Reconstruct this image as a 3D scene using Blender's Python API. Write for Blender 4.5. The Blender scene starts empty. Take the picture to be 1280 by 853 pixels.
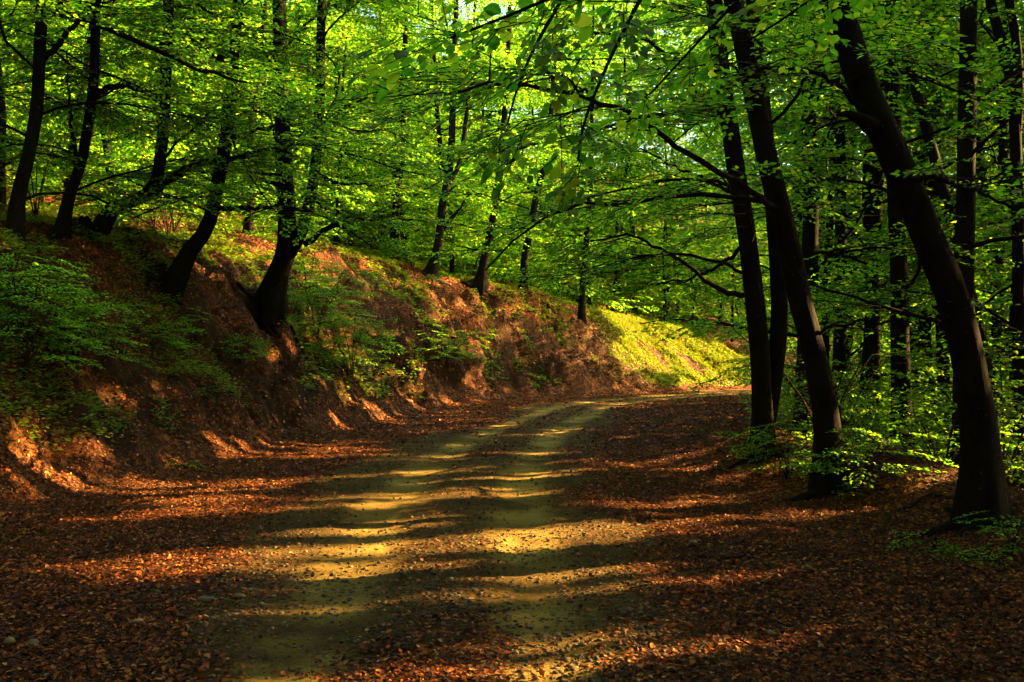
import bpy, math
import numpy as np

scene = bpy.context.scene
RS = np.random.default_rng(11)
COL = scene.collection

# ------------------------------------------------------------------ camera numbers
CAM_H = 1.6
F = 1280 * 35.0 / 36.0          # focal length in photo pixels
HZ = 440.0                      # horizon row in the photo


def at(px, py, d):
    return np.array([(px - 640.0) / F * d, d, CAM_H + (HZ - py) / F * d])


# ------------------------------------------------------------------ value noise
def _hash(ix, iy, seed):
    h = (ix.astype(np.int64) * 374761393 + iy.astype(np.int64) * 668265263 + seed * 974711) & 0x7FFFFFFF
    h = ((h ^ (h >> 13)) * 1274126177) & 0x7FFFFFFF
    return ((h ^ (h >> 16)) & 0xFFFF) / 65535.0


def vnoise(x, y, seed=0):
    x = np.asarray(x, float); y = np.asarray(y, float)
    ix = np.floor(x); iy = np.floor(y)
    fx = x - ix; fy = y - iy
    fx = fx * fx * fx * (fx * (fx * 6 - 15) + 10); fy = fy * fy * fy * (fy * (fy * 6 - 15) + 10)
    a = _hash(ix, iy, seed); b = _hash(ix + 1, iy, seed)
    c = _hash(ix, iy + 1, seed); d = _hash(ix + 1, iy + 1, seed)
    return (a * (1 - fx) + b * fx) * (1 - fy) + (c * (1 - fx) + d * fx) * fy


def fbm(x, y, seed=0, oct=4, gain=0.5):
    t = 0; amp = 1; tot = 0; k = 1.0
    for i in range(oct):
        t = t + amp * vnoise(np.asarray(x) * k + i * 17.3, np.asarray(y) * k - i * 9.1, seed + i * 31)
        tot += amp; amp *= gain; k *= 2.03
    return t / tot


def sstep(a, b, x):
    t = np.clip((np.asarray(x, float) - a) / (b - a), 0, 1)
    return t * t * (3 - 2 * t)


# ------------------------------------------------------------------ terrain
_ctl = np.array([(-40, -0.3), (-20, -0.3), (0, -0.4), (4.8, -0.5), (9.5, -0.65), (12.4, -0.6), (16.6, -0.25), (20.5, 0.3), (24.5, 1.1),
                 (30.5, 2.35), (36, 4.4), (42, 7.4), (48, 11.0), (54, 15.3), (60, 20.5), (66, 27), (71, 35), (75, 46), (78, 62), (80, 120)], float)


def _spline(P, n=14):
    out = []
    for i in range(len(P) - 1):
        p0 = P[max(i - 1, 0)]; p1 = P[i]; p2 = P[i + 1]; p3 = P[min(i + 2, len(P) - 1)]
        for k in range(n):
            t = k / n
            out.append(0.5 * ((2 * p1) + (-p0 + p2) * t + (2 * p0 - 5 * p1 + 4 * p2 - p3) * t * t + (-p0 + 3 * p1 - 3 * p2 + p3) * t ** 3))
    out.append(P[-1])
    return np.array(out)


ROAD = _spline(_ctl[:, ::-1])          # x, y
_seg = np.diff(ROAD, axis=0)
_sl = np.hypot(_seg[:, 0], _seg[:, 1])
_arc = np.concatenate([[0], np.cumsum(_sl)])
_arc = _arc - np.interp(0.0, ROAD[:180, 1], _arc[:180])     # arc 0 beside the camera


def road_st(x, y):
    """signed distance to the road's middle (left positive) and arc position"""
    x = np.asarray(x, float).ravel(); y = np.asarray(y, float).ravel()
    best = np.full(x.shape, 1e9); s = np.zeros_like(x); t = np.zeros_like(x)
    for i in range(len(_seg)):
        ax, ay = ROAD[i]; dx, dy = _seg[i]
        k = np.clip(((x - ax) * dx + (y - ay) * dy) / (_sl[i] ** 2 + 1e-12), 0, 1)
        qx = x - (ax + k * dx); qy = y - (ay + k * dy)
        dd = qx * qx + qy * qy
        m = dd < best
        best[m] = dd[m]
        sign = np.where(dx * qy - dy * qx > 0, 1.0, -1.0)
        s[m] = (np.sqrt(dd) * sign)[m]
        t[m] = (_arc[i] + k * _sl[i])[m]
    return s, t


def toe_of(t):
    return np.interp(t, [-10, 0, 6, 10, 13, 16, 20, 24, 28, 33, 38, 44, 50, 60, 90], [5.2, 4.9, 4.7, 4.4, 3.9, 3.5, 3.3, 3.5, 3.8, 4.1, 3.8, 3.3, 3.0, 3.0, 3.5])


def bankscale(t):
    return np.interp(t, [0, 8, 14, 20, 27, 34, 40, 46, 52, 58, 64, 90], [0.95, 0.95, 0.86, 0.95, 1.05, 1.1, 1.15, 1.1, 0.98, 0.85, 0.8, 0.8])


def bump2(x, y, cx, cy, rx, ry, h):
    return h * np.exp(-((x - cx) / rx) ** 2 - ((y - cy) / ry) ** 2)


def terrain(x, y, want=False):
    shp = np.shape(x)
    x = np.asarray(x, float).ravel(); y = np.asarray(y, float).ravel()
    s, t = road_st(x, y)
    wob = (fbm(t * 0.35, s * 0.1, 3, 3) - 0.5) * 1.1
    toe = toe_of(t) + wob
    q = s - toe
    hs = bankscale(t) * (1 + 0.25 * (fbm(t * 0.16, 0 * t, 8, 2) - 0.5))
    near = np.interp(q, [-50, -0.6, 0, 0.35, 0.8, 1.1, 1.7, 2.4, 3.0, 4.2, 50], [0, 0, 0.06, 0.45, 0.95, 1.08, 1.75, 2.85, 3.5, 3.9, 3.9])
    far = np.interp(q, [-50, -0.8, 0, 0.6, 1.2, 3.9, 4.4, 5.2, 50], [0, 0, 0.1, 0.35, 0.8, 3.55, 4.1, 4.35, 4.35])
    k = sstep(20, 28, t)
    bank = (near * (1 - k) + far * k) * hs - np.interp(t, [28, 60, 75], [0, 0.55, 0.7])
    face = sstep(-0.2, 0.6, q) * (1 - sstep(3.6, 5.2, q))
    smooth_far = 0.8 * sstep(44, 49, t)
    # erosion ribs running down the face, ledges and clods
    rib = np.abs(fbm(t * 0.55 + q * 0.42, q * 0.10, 21, 3) - 0.5) * 2
    rib2 = np.abs(fbm(t * 1.6 + q * 0.9, q * 0.3, 27, 3) - 0.5) * 2
    z = bank - face * ((1.05 + .35 * k) * (0.20 - rib) * (0.3 + 0.8 * k) + 0.5 * (0.2 - rib2) * (0.15 + 0.95 * k)) * (1 - 0.8 * smooth_far)
    hill = np.clip(q - 4.4, 0, None)
    slope = np.interp(t, [0, 15, 30, 40, 55], [0.30, 0.33, 0.33, 0.24, 0.2])
    z = z + slope * np.clip(hill, 0, 10) + 0.40 * np.clip(hill - 10, 0, 60)
    z = z + (fbm(x * 0.22, y * 0.22, 33, 3) - 0.5) * 1.1 * sstep(4, 9, q)
    # right side
    r = -s
    inside = sstep(4.0, 6.5, r)
    drop = -0.24 * np.clip(r - 4.6, 0, 8) + 0.045 * np.clip(r - 13, 0, 60)
    z = z + np.where(r > 0, drop, 0) + inside * (fbm(x * 0.3, y * 0.3, 40, 3) - 0.5) * 0.7
    z = z + np.where(r > 1.7, 1, 0) * sstep(1.7, 2.6, r) * (fbm(x * 0.7, y * 0.7, 44, 3) - 0.42) * 0.22
    z = z + bump2(x, y, 3.75, 14.4, 0.8, 1.7, 0.42) + bump2(x, y, 4.25, 11.0, 0.75, 0.9, 0.5) + bump2(x, y, 5.0, 9.0, 1.0, 1.8, 0.42)
    z = z + bump2(x, y, 6.5, 24.0, 1.8, 4.0, 0.3)
    # road: crown, ruts
    onroad = 1 - sstep(1.3, 2.3, np.abs(s))
    rut = np.exp(-((np.abs(s + 0.05) - 0.68) / 0.34) ** 2)
    z = z - 0.03 * rut * onroad + 0.03 * onroad
    z = z + (fbm(x * 1.3, y * 1.3, 50, 3) - 0.5) * 0.06 * (1 - .7 * onroad) + (fbm(x * 5, y * 5, 55, 3) - 0.5) * 0.035
    clod = np.abs(fbm(x * 0.9 + 5, y * 0.9, 68, 4, 0.55) - 0.5) * 2
    tz = z * 1.05 + 1.1 * fbm(x * 0.5, y * 0.35, 69, 3); fr = tz - np.floor(tz)
    z = z + face * (sstep(0.15, 0.55, fr) - fr) * 0.42 * (1 - smooth_far)
    z = z - (clod - 0.2) * (0.6 + .3 * k) * face * (1 - smooth_far)
    z = z + (fbm(x * 2.2, y * 2.2, 58, 4, 0.6) - 0.5) * 0.34 * face * (1 - smooth_far) + (fbm(x * 8, y * 8, 59, 2) - 0.5) * 0.07 * face
    if not want:
        return z.reshape(shp)
    return z, s, t, q, rut * onroad, onroad, face, rib, rib2


# fast lookup of the finished ground
GX0, GX1, GY0, GY1, GR = -75.0, 95.0, -45.0, 125.0, 0.25
_gx = np.arange(GX0, GX1 + GR, GR); _gy = np.arange(GY0, GY1 + GR, GR)
_GXX, _GYY = np.meshgrid(_gx, _gy)
_g = terrain(_GXX, _GYY, True)
_HG = _g[0].reshape(_GXX.shape); _SG = _g[1].reshape(_GXX.shape); _TG = _g[2].reshape(_GXX.shape); _QG = _g[3].reshape(_GXX.shape)


def _look(G, x, y):
    fx = np.clip((np.asarray(x, float) - GX0) / GR, 0, G.shape[1] - 1.001); fy = np.clip((np.asarray(y, float) - GY0) / GR, 0, G.shape[0] - 1.001)
    ix = fx.astype(int); iy = fy.astype(int); fx = fx - ix; fy = fy - iy
    return (G[iy, ix] * (1 - fx) + G[iy, ix + 1] * fx) * (1 - fy) + (G[iy + 1, ix] * (1 - fx) + G[iy + 1, ix + 1] * fx) * fy


def HH(x, y): return _look(_HG, x, y)
def SS(x, y): return _look(_SG, x, y)
def QQ(x, y): return _look(_QG, x, y)


def ground_hit(px, py, d0=4.0, d1=90.0):
    d = np.arange(d0, d1, 0.05)
    x = (px - 640) / F * d; z = CAM_H + (HZ - py) / F * d
    m = z < HH(x, d)
    if not m.any():
        return None
    i = int(np.argmax(m))
    return np.array([x[i], d[i], float(HH(x[i], d[i]))])


# ------------------------------------------------------------------ sun
SUN_AZ = math.radians(71)      # from +Y (view) towards +X
SUN_EL = math.radians(22)
U = np.array([math.sin(SUN_AZ), math.cos(SUN_AZ)])
NV = np.array([-U[1], U[0]])
_noise_probe = np.sort(fbm(RS.uniform(0, 400, 40000), RS.uniform(0, 400, 40000), 77, 3, 0.55))
LITWIN = []      # canopy gaps cut or closed to place sun and shade
ROADWIN = []
BANKWIN = []     # (a, b, ra, rb, extra openness)


def sun_ab(p):
    a = p[:, 0] * NV[0] + p[:, 1] * NV[1]
    b = p[:, 2] * math.cos(SUN_EL) - (p[:, 0] * U[0] + p[:, 1] * U[1]) * math.sin(SUN_EL)
    return a, b


def openness(a, b):
    """share of the canopy that is open where sun shafts come through"""
    o = np.interp(a, [-5, 3, 5, 8, 12, 18, 26, 32, 40, 60], [0.12, 0.22, 0.27, 0.29, 0.31, 0.36, 0.5, 0.72, 0.9, 0.92])
    hi = sstep(0.4, 1.8, b) * (1 - sstep(22, 30, a))
    o = o * (1 - hi) + hi * np.interp(a, [0, 8, 13, 17, 21, 26, 31], [0.05, 0.05, 0.06, 0.12, 0.40, 0.76, 0.88])
    bmax = np.interp(a, [10, 20, 30], [3.4, 2.2, 1.3])
    o = o * (1 - 0.65 * sstep(-0.4, 0.3, b) * (1 - sstep(bmax - .4, bmax + .5, b)) * (1 - sstep(33, 38, a)))
    for (ca, cb, ra, rb, e) in LITWIN:
        o = o + e * np.exp(-((a - ca) / ra) ** 2 - ((b - cb) / rb) ** 2)
    return o


def shaft_open(p, low=0.0):
    a, b = sun_ab(p)
    n = fbm(a / 0.42, b / 0.6, 77, 3, 0.55)
    rank = np.searchsorted(_noise_probe, n) / len(_noise_probe)
    o = openness(a, b)
    o = np.where(a < 22, o * (0.45 + 1.1 * fbm(a / 0.16, b / 0.22, 79, 2)), o)      # ragged, twiggy edges
    if low is None:      # trees in view: light below the road's own shafts is left to their leaves
        return (rank < o) & (b > -3.0)
    return rank < np.maximum(o, low * (1 - sstep(-3.4, -2.6, b)))


# ------------------------------------------------------------------ mesh helpers
def quads_mesh(name, V, Q, mats, midx=None, smooth=False):
    me = bpy.data.meshes.new(name)
    V = np.ascontiguousarray(V, np.float32); Q = np.ascontiguousarray(Q, np.int32)
    me.vertices.add(len(V)); me.vertices.foreach_set("co", V.ravel())
    k = Q.shape[1]
    me.loops.add(Q.size); me.loops.foreach_set("vertex_index", Q.ravel())
    me.polygons.add(len(Q)); me.polygons.foreach_set("loop_start", np.arange(0, Q.size, k, dtype=np.int32))
    for m in mats: me.materials.append(m)
    if midx is not None: me.polygons.foreach_set("material_index", np.ascontiguousarray(midx, np.int32))
    if smooth: me.polygons.foreach_set("use_smooth", np.ones(len(Q), bool))
    me.update(calc_edges=True)
    return me


def obj(name, me, parent=None, loc=None):
    o = bpy.data.objects.new(name, me); COL.objects.link(o)
    if parent is not None:
        o.parent = parent
    elif loc is not None:
        o.location = loc
    return o


def tag(o, label=None, cat=None, group=None, kind=None):
    if label: o["label"] = label
    if cat: o["category"] = cat
    if group: o["group"] = group
    if kind: o["kind"] = kind
    return o


def empty(name, loc):
    o = bpy.data.objects.new(name, None); COL.objects.link(o)
    o.location = [float(v) for v in loc]; o.empty_display_size = 0.3
    return o


def tube(P, R, sides=10, wob=0.0, seed=0, flare=None, fdeep=False):
    """quad tube along points P with radii R; flare=(height, gain) adds root lobes at the start"""
    P = np.asarray(P, float); R = np.asarray(R, float); n = len(P)
    T = np.gradient(P, axis=0); T /= np.linalg.norm(T, axis=1)[:, None] + 1e-9
    ref = np.array([0, 0, 1.0]) if abs(T[0][2]) < 0.8 else np.array([0, 1.0, 0])
    A = np.zeros_like(P); B = np.zeros_like(P)
    a = ref - T[0] * ref.dot(T[0]); a /= np.linalg.norm(a)
    for i in range(n):
        a = a - T[i] * a.dot(T[i]); a /= np.linalg.norm(a) + 1e-9
        A[i] = a; B[i] = np.cross(T[i], a)
    th = np.linspace(0, 2 * math.pi, sides, endpoint=False)
    dist = np.concatenate([[0], np.cumsum(np.linalg.norm(np.diff(P, axis=0), axis=1))])
    rr = np.repeat(R[:, None], sides, 1)
    if wob:
        ct = np.cos(th)[None, :] * 1.3; st = np.sin(th)[None, :] * 1.3
        rr = rr * (1 + wob * (fbm(ct + seed * 3.7 + dist[:, None] * 0.9, st + dist[:, None] * 1.1, 5 + seed, 3) - 0.5) * 2)
    if flare:
        fh, fg, k, ph = flare
        e = np.exp(-np.clip(dist - (DEEP if fdeep else 0.3), 0, None) / fh)[:, None]
        lob = 0.5 + 0.5 * np.cos(k * th + ph)[None, :]
        rr = rr * (1 + fg * e * (0.35 + 0.9 * lob))
    V = P[:, None, :] + rr[:, :, None] * (np.cos(th)[None, :, None] * A[:, None, :] + np.sin(th)[None, :, None] * B[:, None, :])
    V = V.reshape(-1, 3)
    i = np.arange(n - 1)[:, None] * sides; j = np.arange(sides)[None, :]; j2 = (j + 1) % sides
    Q = np.stack([i + j, i + j2, i + sides + j2, i + sides + j], -1).reshape(-1, 4)
    return V, Q


def merge(parts):
    Vs, Qs, o = [], [], 0
    for V, Q in parts:
        Vs.append(V); Qs.append(Q + o); o += len(V)
    return np.concatenate(Vs), np.concatenate(Qs)


def smooth_path(P, n):
    P = np.asarray(P, float)
    if len(P) < 3:
        k = np.linspace(0, 1, n)[:, None]
        return P[0] * (1 - k) + P[-1] * k
    S = _spline(P, 8)
    d = np.concatenate([[0], np.cumsum(np.linalg.norm(np.diff(S, axis=0), axis=1))])
    u = np.linspace(0, d[-1], n)
    return np.stack([np.interp(u, d, S[:, c]) for c in range(S.shape[1])], 1)


# ------------------------------------------------------------------ materials
def mat(name):
    m = bpy.data.materials.new(name); m.use_nodes = True
    nt = m.node_tree; nt.nodes.clear()
    return m, nt


def N(nt, typ, **kw):
    n = nt.nodes.new(typ)
    for k, v in kw.items():
        if k.startswith("i_"):
            key = k[2:].replace("_", " ")
            n.inputs[key].default_value = v
        else:
            setattr(n, k, v)
    return n


def ramp(nt, stops, fac):
    r = nt.nodes.new("ShaderNodeValToRGB")
    el = r.color_ramp.elements
    while len(el) < len(stops): el.new(0.5)
    for e, (p, c) in zip(el, stops):
        e.position = p; e.color = (*c, 1)
    nt.links.new(fac, r.inputs[0])
    return r.outputs[0]


def mixc(nt, fac, a, b, typ='MIX'):
    m = nt.nodes.new("ShaderNodeMix"); m.data_type = 'RGBA'; m.blend_type = typ
    for sock, v in ((m.inputs[0], fac), (m.inputs[6], a), (m.inputs[7], b)):
        if isinstance(v, bpy.types.NodeSocket): nt.links.new(v, sock)
        elif isinstance(v, (int, float)): sock.default_value = v
        else: sock.default_value = (*v, 1)
    return m.outputs[2]


def mathn(nt, op, a, b=None, clamp=False):
    m = nt.nodes.new("ShaderNodeMath"); m.operation = op; m.use_clamp = clamp
    for sock, v in ((m.inputs[0], a), (m.inputs[1], b)):
        if v is None: continue
        if isinstance(v, bpy.types.NodeSocket): nt.links.new(v, sock)
        else: sock.default_value = v
    return m.outputs[0]


def leaf_material(name, stops_d, stops_t, tmix=0.5, rough=0.5, spec=0.16):
    m, nt = mat(name)
    g = N(nt, "ShaderNodeNewGeometry")
    rnd = g.outputs["Random Per Island"]
    cd = ramp(nt, stops_d, rnd); ct = ramp(nt, stops_t, rnd)
    p = N(nt, "ShaderNodeBsdfPrincipled"); p.inputs["Roughness"].default_value = rough
    p.inputs["Specular IOR Level"].default_value = spec
    nt.links.new(cd, p.inputs["Base Color"])
    t = N(nt, "ShaderNodeBsdfTranslucent"); nt.links.new(ct, t.inputs["Color"])
    x = N(nt, "ShaderNodeMixShader"); x.inputs[0].default_value = tmix
    nt.links.new(p.outputs[0], x.inputs[1]); nt.links.new(t.outputs[0], x.inputs[2])
    o = N(nt, "ShaderNodeOutputMaterial"); nt.links.new(x.outputs[0], o.inputs[0])
    return m


M_LEAF = leaf_material("beech_leaf",
    [(0.0, (0.013, 0.076, 0.007)), (0.5, (0.027, 0.116, 0.008)), (0.9, (0.066, 0.160, 0.009)), (1.0, (0.11, 0.18, 0.006))],
    [(0.0, (0.07, 0.30, 0.009)), (0.5, (0.18, 0.45, 0.010)), (0.88, (0.40, 0.58, 0.014)), (1.0, (0.58, 0.60, 0.024))], 0.62)
M_HERB = leaf_material("herb_leaf",
    [(0.0, (0.030, 0.070, 0.006)), (0.6, (0.055, 0.105, 0.008)), (1.0, (0.13, 0.18, 0.010))],
    [(0.0, (0.13, 0.26, 0.005)), (1.0, (0.42, 0.46, 0.012))], 0.4)
M_GRASS = leaf_material("bank_grass",
    [(0.0, (0.03, 0.08, 0.005)), (0.3, (0.11, 0.16, 0.009)), (0.6, (0.25, 0.22, 0.016)), (1.0, (0.26, 0.13, 0.02))],
    [(0.0, (0.16, 0.24, 0.008)), (1.0, (0.34, 0.30, 0.02))], 0.4)
M_LITTER = leaf_material("dead_leaf",
    [(0.0, (0.014, 0.005, 0.002)), (0.5, (0.055, 0.015, 0.004)), (0.8, (0.20, 0.043, 0.006)), (0.95, (0.36, 0.10, 0.013)), (1.0, (0.40, 0.19, 0.045))],
    [(0.0, (0.05, 0.015, 0.004)), (1.0, (0.28, 0.10, 0.02))], 0.2, 0.65, 0.1)


def bark_material(name, c0, c1, moss):
    m, nt = mat(name)
    tc = N(nt, "ShaderNodeTexCoord")
    mp = N(nt, "ShaderNodeMapping"); mp.inputs["Scale"].default_value = (1, 1, 0.35)
    nt.links.new(tc.outputs["Object"], mp.inputs[0])
    n1 = N(nt, "ShaderNodeTexNoise", i_Scale=9.0, i_Detail=8.0, i_Roughness=0.65)
    nt.links.new(mp.outputs[0], n1.inputs["Vector"])
    n2 = N(nt, "ShaderNodeTexNoise", i_Scale=1.7, i_Detail=5.0)
    nt.links.new(tc.outputs["Object"], n2.inputs["Vector"])
    n3 = N(nt, "ShaderNodeTexNoise", i_Scale=24.0, i_Detail=4.0)
    nt.links.new(tc.outputs["Object"], n3.inputs["Vector"])
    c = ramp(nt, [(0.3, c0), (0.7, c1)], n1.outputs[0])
    ms = ramp(nt, [(0.52, (0, 0, 0)), (0.68, (1, 1, 1))], n2.outputs[0])
    c = mixc(nt, ms, c, moss)
    ls = ramp(nt, [(0.66, (0, 0, 0)), (0.72, (0.7, 0.7, 0.7))], n3.outputs[0])
    c = mixc(nt, ls, c, (0.055, 0.05, 0.032))
    p = N(nt, "ShaderNodeBsdfPrincipled"); p.inputs["Roughness"].default_value = 0.9
    p.inputs["Specular IOR Level"].default_value = 0.03
    nt.links.new(c, p.inputs["Base Color"])
    b = N(nt, "ShaderNodeBump", i_Strength=0.9, i_Distance=0.05)
    nt.links.new(n1.outputs[0], b.inputs["Height"]); nt.links.new(b.outputs[0], p.inputs["Normal"])
    o = N(nt, "ShaderNodeOutputMaterial"); nt.links.new(p.outputs[0], o.inputs[0])
    return m


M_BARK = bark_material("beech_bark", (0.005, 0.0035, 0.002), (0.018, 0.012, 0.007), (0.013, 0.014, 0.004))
M_TWIG = bark_material("twig_bark", (0.018, 0.011, 0.006), (0.04, 0.026, 0.015), (0.025, 0.025, 0.01))


def stone_material():
    m, nt = mat("stone")
    g = N(nt, "ShaderNodeNewGeometry"); tc = N(nt, "ShaderNodeTexCoord")
    n1 = N(nt, "ShaderNodeTexNoise", i_Scale=14.0, i_Detail=6.0); nt.links.new(tc.outputs["Object"], n1.inputs["Vector"])
    c = ramp(nt, [(0.0, (0.022, 0.014, 0.006)), (0.5, (0.075, 0.047, 0.016)), (0.93, (0.17, 0.11, 0.04)), (1.0, (0.26, 0.19, 0.09))], g.outputs["Random Per Island"])
    c = mixc(nt, mathn(nt, 'MULTIPLY', n1.outputs[0], 0.7), c, (0.09, 0.07, 0.045))
    p = N(nt, "ShaderNodeBsdfPrincipled"); p.inputs["Specular IOR Level"].default_value = 0.05; p.inputs["Roughness"].default_value = 0.9
    nt.links.new(c, p.inputs["Base Color"])
    b = N(nt, "ShaderNodeBump", i_Strength=0.5, i_Distance=0.01)
    nt.links.new(n1.outputs[0], b.inputs["Height"]); nt.links.new(b.outputs[0], p.inputs["Normal"])
    o = N(nt, "ShaderNodeOutputMaterial"); nt.links.new(p.outputs[0], o.inputs[0])
    return m


M_STONE = stone_material()


def ground_material():
    m, nt = mat("forest_ground")
    at1 = N(nt, "ShaderNodeVertexColor", layer_name="cover")
    sp = N(nt, "ShaderNodeSeparateColor"); nt.links.new(at1.outputs[0], sp.inputs[0])
    rut, litter, soil = sp.outputs[0], sp.outputs[1], sp.outputs[2]
    geo = N(nt, "ShaderNodeNewGeometry")
    pos = geo.outputs["Position"]
    # dead leaves: small flat cells of different browns
    vo = N(nt, "ShaderNodeTexVoronoi", i_Scale=24.0, i_Randomness=1.0); nt.links.new(pos, vo.inputs["Vector"])
    vs = N(nt, "ShaderNodeSeparateColor"); nt.links.new(vo.outputs["Color"], vs.inputs[0])
    vo2 = N(nt, "ShaderNodeTexVoronoi", i_Scale=13.0); nt.links.new(pos, vo2.inputs["Vector"])
    vs2 = N(nt, "ShaderNodeSeparateColor"); nt.links.new(vo2.outputs["Color"], vs2.inputs[0])
    big = N(nt, "ShaderNodeTexNoise", i_Scale=0.8, i_Detail=5.0, i_Roughness=0.6); nt.links.new(pos, big.inputs["Vector"])
    med = N(nt, "ShaderNodeTexNoise", i_Scale=5.0, i_Detail=6.0, i_Roughness=0.7); nt.links.new(pos, med.inputs["Vector"])
    fine = N(nt, "ShaderNodeTexNoise", i_Scale=26.0, i_Detail=10.0, i_Roughness=0.85); nt.links.new(pos, fine.inputs["Vector"])
    lf = ramp(nt, [(0.0, (0.016, 0.007, 0.003)), (0.35, (0.05, 0.017, 0.005)), (0.7, (0.17, 0.043, 0.007)), (0.92, (0.32, 0.105, 0.014)), (1.0, (0.36, 0.19, 0.045))], vs.outputs[0])
    lf2 = ramp(nt, [(0.0, (0.022, 0.008, 0.003)), (0.5, (0.085, 0.027, 0.007)), (1.0, (0.22, 0.08, 0.016))], vs2.outputs[0])
    lcol = mixc(nt, vs.outputs[1], lf, lf2)
    # bare loam of the cut bank
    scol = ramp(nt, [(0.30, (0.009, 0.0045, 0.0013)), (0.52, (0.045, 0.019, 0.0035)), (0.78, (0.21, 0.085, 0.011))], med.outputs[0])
    # packed ruts: olive tan dust
    grit = N(nt, "ShaderNodeTexNoise", i_Scale=130.0, i_Detail=4.0, i_Roughness=0.8); nt.links.new(pos, grit.inputs["Vector"])
    rfac = mathn(nt, 'ADD', mathn(nt, 'MULTIPLY', fine.outputs[0], .5), mathn(nt, 'ADD', mathn(nt, 'MULTIPLY', grit.outputs[0], .35), mathn(nt, 'MULTIPLY', mathn(nt, 'SUBTRACT', big.outputs[0], .36), 1.0)))
    rcol = ramp(nt, [(0.38, (0.055, 0.030, 0.007)), (0.50, (0.22, 0.127, 0.020)), (0.68, (0.40, 0.25, 0.048))], rfac)
    # road gravel between the ruts
    gcol = ramp(nt, [(0.34, (0.025, 0.014, 0.004)), (0.52, (0.11, 0.062, 0.011)), (0.72, (0.30, 0.18, 0.035))], fine.outputs[0])
    # mixing
    lm = mathn(nt, 'ADD', litter, mathn(nt, 'MULTIPLY', mathn(nt, 'SUBTRACT', med.outputs[0], 0.5), 1.3), True)
    lm = ramp(nt, [(0.40, (0, 0, 0)), (0.60, (1, 1, 1))], lm)
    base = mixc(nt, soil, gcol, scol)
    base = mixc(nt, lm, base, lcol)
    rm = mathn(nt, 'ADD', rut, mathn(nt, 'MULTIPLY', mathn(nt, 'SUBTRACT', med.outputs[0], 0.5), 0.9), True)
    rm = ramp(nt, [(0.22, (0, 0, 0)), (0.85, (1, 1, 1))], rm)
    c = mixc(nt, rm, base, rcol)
    c = mixc(nt, ramp(nt, [(0.35, (0.45, 0.45, 0.45)), (0.6, (0, 0, 0))], big.outputs[0]), c, (0.045, 0.026, 0.010))
    p = N(nt, "ShaderNodeBsdfPrincipled"); p.inputs["Roughness"].default_value = 0.85
    p.inputs["Specular IOR Level"].default_value = 0.05
    nt.links.new(c, p.inputs["Base Color"])
    hgt = mathn(nt, 'ADD', mathn(nt, 'MULTIPLY', fine.outputs[0], 0.5), mathn(nt, 'MULTIPLY', mathn(nt, 'MULTIPLY', vs.outputs[2], lm), 0.7))
    hgt = mathn(nt, 'ADD', mathn(nt, 'ADD', hgt, mathn(nt, 'MULTIPLY', grit.outputs[0], .25)), med.outputs[0])
    b = N(nt, "ShaderNodeBump", i_Strength=1.0, i_Distance=0.09)
    nt.links.new(hgt, b.inputs["Height"]); nt.links.new(b.outputs[0], p.inputs["Normal"])
    o = N(nt, "ShaderNodeOutputMaterial"); nt.links.new(p.outputs[0], o.inputs[0])
    return m


M_GROUND = ground_material()


# ------------------------------------------------------------------ ground sheet
def axis(parts):
    out = []
    for a, b, st in parts:
        out.append(np.arange(a, b - 1e-6, st))
    return np.concatenate(out + [[parts[-1][1]]])


gx = axis([(-140, -60, 5), (-60, -25, 1.2), (-25, -11, 0.35), (-11, 9, 0.075), (9, 26, 0.2), (26, 60, 1.0), (60, 150, 5)])
gy = axis([(-60, -10, 3), (-10, 3.5, 0.5), (3.5, 18, 0.07), (18, 34, 0.13), (34, 60, 0.2), (60, 90, 1.2), (90, 170, 5)])
XX, YY = np.meshgrid(gx, gy)
z, s_, t_, q_, rut_, on_, face_, rib_, rib2_ = terrain(XX, YY, True)
nx, ny = len(gx), len(gy)
Vg = np.stack([XX.ravel(), YY.ravel(), z], 1)
ii = (np.arange(ny - 1)[:, None] * nx + np.arange(nx - 1)[None, :]).ravel()
Qg = np.stack([ii, ii + 1, ii + nx + 1, ii + nx], 1)
def cover_masks(x, y, s, t, q, rut, on, face, rib2):
    patch = fbm(x * 0.45, y * 0.45, 61, 3)
    road = 1 - sstep(1.05, 1.9, np.abs(s) + (patch - 0.5) * 1.6)
    litter = (1 - road) * 1.0 + road * np.clip((patch - 0.50) * 2.2, 0, 0.42) + 0.02 * road * (1 - sstep(0.0, 0.35, np.abs(s + 0.05)))
    bare = face * sstep(0.30, 0.60, fbm(t * 0.8 + q * 0.5, q * 0.6, 63, 3) + 0.15 * (1 - sstep(0, 0.3, rib2)) + 0.12 * sstep(17, 27, t))
    litter = litter * (1 - 0.6 * bare)
    soil = np.clip(bare + sstep(-0.8, 0.4, q) * 0.8, 0, 1)
    ruts = rut * sstep(0.25, 0.5, fbm(s * 1.5, t * 0.35, 65, 3) + 0.30) * (0.75 + 0.25 * sstep(60, 30, t))
    return ruts, np.clip(litter, 0, 1), soil
ruts_, litter_, soil_ = cover_masks(Vg[:, 0], Vg[:, 1], s_, t_, q_, rut_, on_, face_, rib2_)
me = quads_mesh("forest_ground", Vg, Qg, [M_GROUND], smooth=True)
ca = me.color_attributes.new("cover", 'FLOAT_COLOR', 'POINT')
ca.data.foreach_set("color", np.stack([ruts_, litter_, soil_, np.ones_like(soil_)], 1).astype(np.float32).ravel())
ground = obj("ground", me); tag(ground, kind="structure")
ground["label"] = "leaf strewn forest floor with a rutted dirt road and a cut earth bank"

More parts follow.
